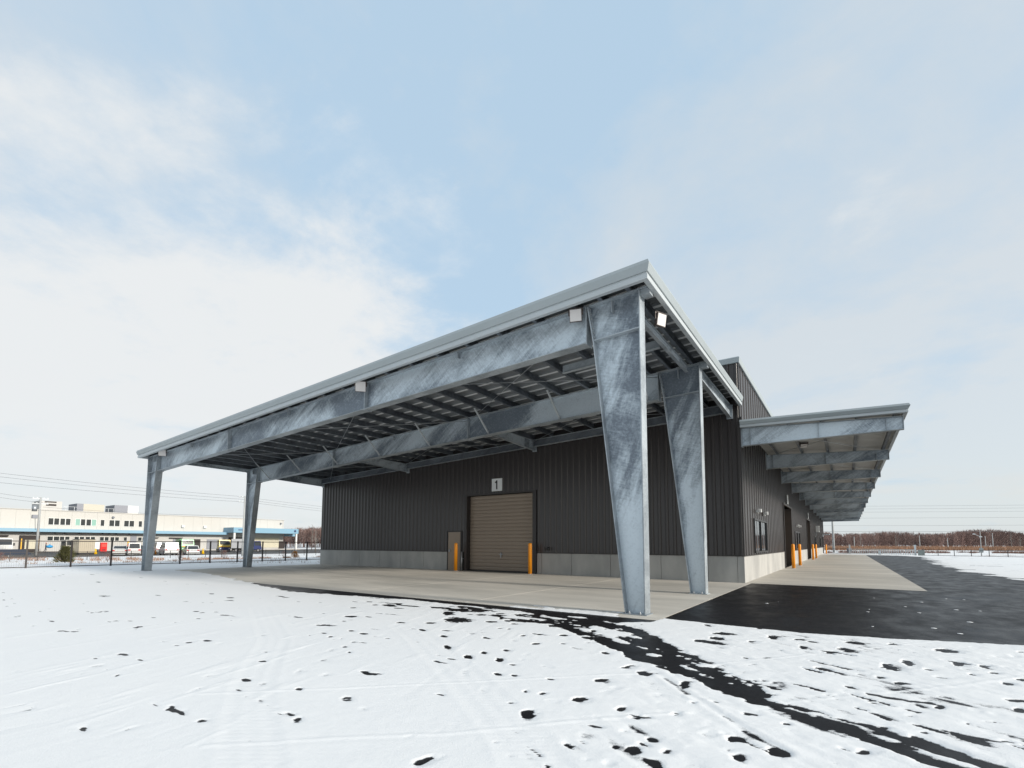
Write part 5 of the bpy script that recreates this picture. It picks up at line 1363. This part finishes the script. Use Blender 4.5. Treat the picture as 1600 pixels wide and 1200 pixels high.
def wire(p, q, sag, label, r=0.016, n=14):
    p, q = Vector(p), Vector(q); b = MB()
    pts = [p.lerp(q, i / n) - Vector((0, 0, sag * 4 * (i / n) * (1 - i / n))) for i in range(n + 1)]
    for a, c in zip(pts[:-1], pts[1:]): b.tube(a, c, r, n=5, caps=False)
    c = (p + q) / 2
    tag(b.build('power_cable', WIREM, loc=tuple(c)), label, 'cable', WIRES)
ax_, ay_ = spot(-260, 52); bx_, by_ = spot(640, 150)
NM = ('top', 'middle', 'lowest')
for i, (z0, z1) in enumerate(((11.0, 8.1), (10.5, 7.7), (9.6, 7.35))):
    wire((ax_, ay_ + i * 0.4, z0), (qx, qy + (i - 1) * 0.7, z1), 0.35, NM[i] + ' of three thin cables rising left from the pole at the second column')
    wire((qx, qy + (i - 1) * 0.7, z1), (bx_, by_ + i, 10.2 - 0.7 * i), 0.3, NM[i] + ' of three thin cables running right from the pole at the second column')
wx_, wy_ = spot(-160, 60)
for i in range(2):
    wire((wx_, wy_, 10.6 - 0.9 * i), (px, py - 0.7 + i * 1.4, 7.6 - 0.6 * i), 0.5, ('upper', 'lower')[i] + ' thin cable from the transformer pole out of the left of the picture')
wire((px, py + 0.3, 6.4), (qx, qy, 5.3), 0.25, 'low thin cable between the two left utility poles')
lx, ly = spot(1120, 132); ex_, ey_ = spot(1900, 118)
for i, v in enumerate((787, 791.5, 796.5, 806, 818, 827.5)):
    z = 1.4 + (851 - v) * 0.1675
    wire((lx, ly, z - 0.4), (ex_, ey_, z * 0.98), 0.25, ('highest', 'second highest', 'third', 'fourth', 'fifth', 'lowest')[i] + ' of the six cables across the sky right of the side canopy', 0.02 if i < 5 else 0.03, 24)

# ================================================================== RIGHT-HAND END OF THE LOT
gp = [(1.1, 71.6), (3.33, 69.6)]
t = thing('mesh_fence', 'dark mesh fence along the snow at the far right end of the lot', 'fence', (16, 61.5, 0))
fp_ = [(10.9, 63.4), (12.0, 64.0)]
pts = [(11.1, 63.6), (12.0, 64.05), (13.0, 63.5), (14.2, 62.8), (15.6, 62.5), (17.2, 62.3), (18.8, 62.1), (20.4, 61.9), (22.2, 61.7), (24, 61.5), (26, 61.3)]
pts = [(11.1 + 1.45 * k, 63.3 - 0.72 * k) for k in range(14)]
fence_run(t, pts, 0.82, 0.06, (0.05, 0.76), FENCEM, 8)
t = thing('mesh_fence', 'dark fence between the warehouse end and the white gate', 'fence', (-2, 73, 0))
fence_run(t, [(3.1 - 1.4 * k, 70.2 + 1.1 * k) for k in range(7)], 0.8, 0.06, (0.05, 0.75), FENCEM, 8)
# folding gate between two white posts
WG = mat('white_gate_aluminium', (0.62, 0.66, 0.68), 0.35, 0.2)
A, B = Vector((3.33, 69.6, 0)), Vector((10.42, 63.7, 0))
t = thing('folding_gate', 'white folding gate between two white posts at the lot entrance', 'gate', tuple((A + B) / 2))
for q in (A, B): MB().box(q.x - 0.10, q.x + 0.10, q.y - 0.10, q.y + 0.10, 0, 1.38).build('gate_post', WG, t)
MB().bar(A + Vector((0.1, 0, 0.74)), B + Vector((-0.1, 0, 0.74)), 0.06, 0.07).build('rail', WG, t)
MB().bar(A + Vector((0.1, 0, 0.12)), B + Vector((-0.1, 0, 0.12)), 0.06, 0.05).build('rail', WG, t)
for k in range(1, 30):
    q = A.lerp(B, k / 30); MB().box(q.x - 0.035, q.x + 0.035, q.y - 0.025, q.y + 0.025, 0.05, 0.72).build('bar', WG, t)
q = A.lerp(B, 0.49); MB().box(q.x - 0.14, q.x + 0.14, q.y - 0.12, q.y - 0.03, 0.0, 0.62).build('caster', WG, t)
t = thing('control_box', 'grey green cabinet at the right gate post', 'cabinet', (10.95, 63.35, 0))
MB().box(10.66, 11.3, 63.1, 63.6, 0, 0.70).build('cabinet', mat('grey_green_cabinet', (0.26, 0.30, 0.29), 0.5), t); MB().box(10.62, 11.34, 63.06, 63.64, 0.701, 0.74).build('lid', STEEL, t)
x, y = spot(1325, 82)
t = thing('control_box', 'small dark cabinet left of the left gate post', 'cabinet', (x, y, 0))
MB().box(x - 0.35, x + 0.3, y - 0.2, y + 0.2, 0, 0.75).build('cabinet', GREYW, t); MB().box(x - 0.38, x + 0.33, y - 0.23, y + 0.23, 0.751, 0.79).build('lid', STEEL, t)
x, y = 1.1, 81.6
pole('thick grey pole rising past the far end of the side canopy', x, y, 0, 9.5, 0.20, False)
for u, d, h, lab in ((1333.5, 150, 4.0, 'slim grey pole before the trees above the left gate post'), (1435.5, 150, 4.4, 'slim grey pole before the trees at the right gate post'), (1479, 150, 3.6, 'short grey pole half lost against the trees'), (1538, 160, 4.5, 'dull pole before the trees right of the camera mast'), (1549.5, 150, 5.2, 'pale tall pole before the trees near the right edge')):
    x, y = spot(u, d); pole(lab, x, y, -0.1, h, 0.13, False, m=GREYM)
x, y = spot(1530.5, 60.5)
t = thing('camera_mast', 'slim mast with arms and white lamps behind the right fence', 'mast', (x, y, 0))
MB().tube((x, y, 0), (x, y, 3.2), 0.05, 0.035, n=8).build('shaft', GREYM, t)
b = MB().bar((x, y, 2.45), (x - 0.5, y + 0.05, 2.75), 0.04, 0.04).bar((x, y, 2.4), (x + 0.1, y, 2.5), 0.04, 0.04); b.build('arm', WHITEP, t)
MB().box(x - 0.68, x - 0.45, y - 0.06, y + 0.06, 2.72, 2.82).box(x - 0.1, x + 0.16, y - 0.06, y + 0.06, 2.36, 2.46).build('lamp', WHITEP, t)
MB().box(x - 0.18, x + 0.18, y - 0.12, y + 0.12, 0.45, 1.0).build('meter_box', mat('grey_meter_box', (0.3, 0.33, 0.33), 0.5), t)

# ================================================================== VEGETATION
TWIG = mat('bare_twigs', (0.19, 0.124, 0.108), 0.9, var=0.5, vscale=0.06)
BARK = mat('grey_bark', (0.20, 0.18, 0.165), 0.9)
def tri_object(name, P, m, kind='stuff'):
    """P: (n,3,3) triangles"""
    n = len(P); me = bpy.data.meshes.new(name)
    me.vertices.add(n * 3); me.vertices.foreach_set('co', P.reshape(-1).astype(np.float32))
    me.loops.add(n * 3); me.loops.foreach_set('vertex_index', np.arange(n * 3, dtype=np.int32))
    me.polygons.add(n); me.polygons.foreach_set('loop_start', np.arange(0, n * 3, 3, dtype=np.int32))
    me.materials.append(m); me.update(calc_edges=True)
    o = bpy.data.objects.new(name, me); COL.objects.link(o)
    if kind: o['kind'] = kind
    return o
def blades(base, top, w):
    """thin triangles from base points to tips, width w across a random horizontal direction"""
    n = len(base); a = RNG.random(n) * 2 * np.pi
    s = np.stack([np.cos(a), np.sin(a), np.zeros(n)], 1) * (np.asarray(w).reshape(-1, 1) / 2)
    return np.stack([base - s, base + s, top], 1)
def wood(name, u0, u1, d0, d1, n, h0, h1, per, dens=1.0):
    tris = []
    for k in range(n):
        d = d0 + (d1 - d0) * RNG.random() ** 1.2
        u = u0 + (u1 - u0) * RNG.random()
        x, y = spot(u, d)
        big = 0.5 + 0.5 * math.sin(u * 0.031 + 1.0) * math.sin(u * 0.011 + 0.4)
        H = (h0 + (h1 - h0) * (0.55 * big + 0.45 * RNG.random())) * (0.8 + 0.2 * (d - d0) / (d1 - d0))
        lean = (RNG.random(2) - 0.5) * 0.6
        # trunk and limbs
        bb = np.array([[x, y, -0.3]]); tt = np.array([[x + lean[0], y + lean[1], H * 0.95]])
        tris.append(blades(np.repeat(bb, 2, 0), np.repeat(tt, 2, 0), [0.20, 0.20]))
        m_ = per
        r = H * (0.16 + 0.10 * RNG.random())
        z = H * (0.12 + 0.80 * RNG.random(m_) ** 0.85)
        env = np.sqrt(np.clip(1 - ((z / H - 0.5) / 0.55) ** 2, 0.05, 1)) * r
        a = RNG.random(m_) * 2 * np.pi; q = env * np.sqrt(RNG.random(m_))
        f = z / H
        p0 = np.stack([x + lean[0] * f + q * np.cos(a) * 0.6, y + lean[1] * f + q * np.sin(a) * 0.6, z], 1)
        ln = H * (0.07 + 0.11 * RNG.random(m_))
        p1 = p0 + np.stack([np.cos(a) * ln * 0.55, np.sin(a) * ln * 0.55, ln * (0.6 + 0.5 * RNG.random(m_))], 1)
        tris.append(blades(p0, p1, 0.10 + 0.14 * RNG.random(m_)))
    return tri_object(name, np.concatenate(tris), TWIG)
wood('bare_woodland', 1262, 1760, 196, 260, 1000, 4.8, 10.2, 105)
wood('bare_woodland', 405, 560, 190, 240, 330, 6.5, 10.6, 110)
# pale birch trunks one can pick out in front of the wood
def tree(label, x, y, z, h, r, spread=0.2, n=26):
    t = thing('bare_tree', label, 'tree', (x, y, z))
    MB().tube((x, y, z - 0.1), (x + 0.05, y, z + h * 0.95), r, r * 0.25, n=7).build('trunk', BARK, t)
    b = MB()
    for k in range(n):
        f = 0.25 + 0.7 * random.random(); a = random.random() * 6.28; l = h * spread * (1.15 - f) * (0.7 + 0.6 * random.random())
        p = Vector((x + 0.05 * f, y, z + h * f)); q = p + Vector((math.cos(a) * l, math.sin(a) * l, l * 1.1))
        b.tube(p, q, r * 0.28, r * 0.08, n=4, caps=False)
        for j in range(3):
            s = p.lerp(q, 0.4 + 0.2 * j); a2 = a + random.uniform(-1, 1)
            b.tube(s, s + Vector((math.cos(a2), math.sin(a2), 1.2)) * (l * 0.3), r * 0.12, r * 0.05, n=3, caps=False)
    b.build('crown', BARK, t)
for u, d, h, lab in ((494, 95, 4.6, 'thin leafless tree beside the left corner of the warehouse'), (488.5, 120, 6.4, 'slim tall leafless tree just left of the warehouse corner'), (1343, 185, 5.2, 'pale bare trunk in front of the wood above the gate'), (1398, 188, 5.6, 'pale bare tree before the wood right of the gate middle'), (1578, 188, 6.6, 'spreading pale bare tree near the right edge of the picture'), (1592, 186, 5.0, 'small pale bare tree at the right picture edge')):
    x, y = spot(u, d); tree(lab, x, y, -0.2, h, 0.11)
# dry orange grass belt, brush bank, shrubs
DRY = mat('dry_orange_grass', (0.27, 0.15, 0.09), 0.9, var=0.3, vscale=0.2)
BRUSH = mat('dark_brush', (0.16, 0.095, 0.075), 0.9, var=0.3, vscale=0.3)
def belt(name, u0, u1, d0, d1, n, h0, h1, w, m, z=-0.02, clump=0.0):
    d = d0 + (d1 - d0) * RNG.random(n); u = u0 + (u1 - u0) * RNG.random(n)
    if clump: 
        keep = fbm(u / clump, d / (clump * 0.8), 3) > -0.12
        d, u = d[keep], u[keep]
    k = (u - 800) / 754.43 * d; nn = len(d)
    x = CAM.x + _fh[0] * d + _rh[0] * k; y = CAM.y + _fh[1] * d + _rh[1] * k
    zz = z if not callable(z) else z(x)
    b_ = np.stack([x, y, np.zeros(nn) + zz], 1); h = h0 + (h1 - h0) * RNG.random(nn)
    t_ = b_ + np.stack([(RNG.random(nn) - 0.5) * h, (RNG.random(nn) - 0.5) * h, h], 1)
    return tri_object(name, blades(b_, t_, np.full(nn, w)), m)
belt('dry_grass', 1285, 1780, 118, 192, 26000, 0.35, 1.35, 0.16, DRY, -0.1)
belt('roadside_brush', 1275, 1760, 80, 90, 9000, 0.15, 0.55, 0.07, BRUSH, -0.05, 26)
gzl = lambda x: -0.5 * sstep(-36, -60, x)
belt('dry_verge', -60, 520, 50, 60, 9000, 0.06, 0.30, 0.03, DRY, gzl, 14)
belt('dry_verge', -60, 520, 33, 47, 2600, 0.05, 0.24, 0.02, DRY, gzl, 12)
def shrub(label, u, d, h, r, n, m, stem=BARK, up_=0.8, w=0.02, name='shrub'):
    x, y = spot(u, d); z = float(gzl(np.array(x)))
    t = thing(name, label, 'shrub', (x, y, z))
    b = MB()
    for k in range(7):
        a = random.random() * 6.28; b.tube((x, y, z - 0.02), (x + math.cos(a) * r * 0.5, y + math.sin(a) * r * 0.5, z + h * random.uniform(0.5, 0.85)), 0.015, 0.005, n=4, caps=False)
    b.build('stems', stem, t)
    zz = h * (0.05 + 0.9 * RNG.random(n)); a = RNG.random(n) * 6.283
    env = r * np.clip(1.05 - zz / h, 0.06, 1) ** 0.6
    q = env * np.sqrt(RNG.random(n)) * (0.8 + 0.4 * np.sin(a * 3 + zz * 4))
    p0 = np.stack([q * np.cos(a), q * np.sin(a), zz], 1); l = h * (0.08 + 0.10 * RNG.random(n))
    p1 = p0 + np.stack([np.cos(a) * l, np.sin(a) * l, l * up_], 1)
    o = tri_object('foliage', blades(p0, p1, np.full(n, w)), m, None); o.parent = t
EVG = mat('olive_conifer_needles', (0.085, 0.085, 0.025), 0.85, var=0.3, vscale=4)
RTW = mat('reddish_twigs', (0.22, 0.10, 0.075), 0.9)
shrub('olive green evergreen shrub behind the second visible fence post', 106.5, 42, 1.45, 0.72, 2600, EVG, w=0.05)
shrub('small rusty orange shrub low behind the fence near the warehouse', 463, 55, 0.75, 0.5, 900, mat('rusty_leaves', (0.36, 0.17, 0.04), 0.9), w=0.04)
for u, d, h, lab in ((284, 47, 0.9, 'sparse reddish shrub behind the fence right of the left column'), (353, 50, 1.0, 'sparse reddish shrub behind the fence before the yellow truck'), (446, 55, 0.8, 'sparse reddish shrub near the orange shrub'), (6, 50, 0.9, 'reddish bushes below the dark slanted panel'), (172, 47, 0.8, 'sparse reddish shrub under the red vending machine')):
    shrub(lab, u, d, h, 0.45, 260, RTW, w=0.02)
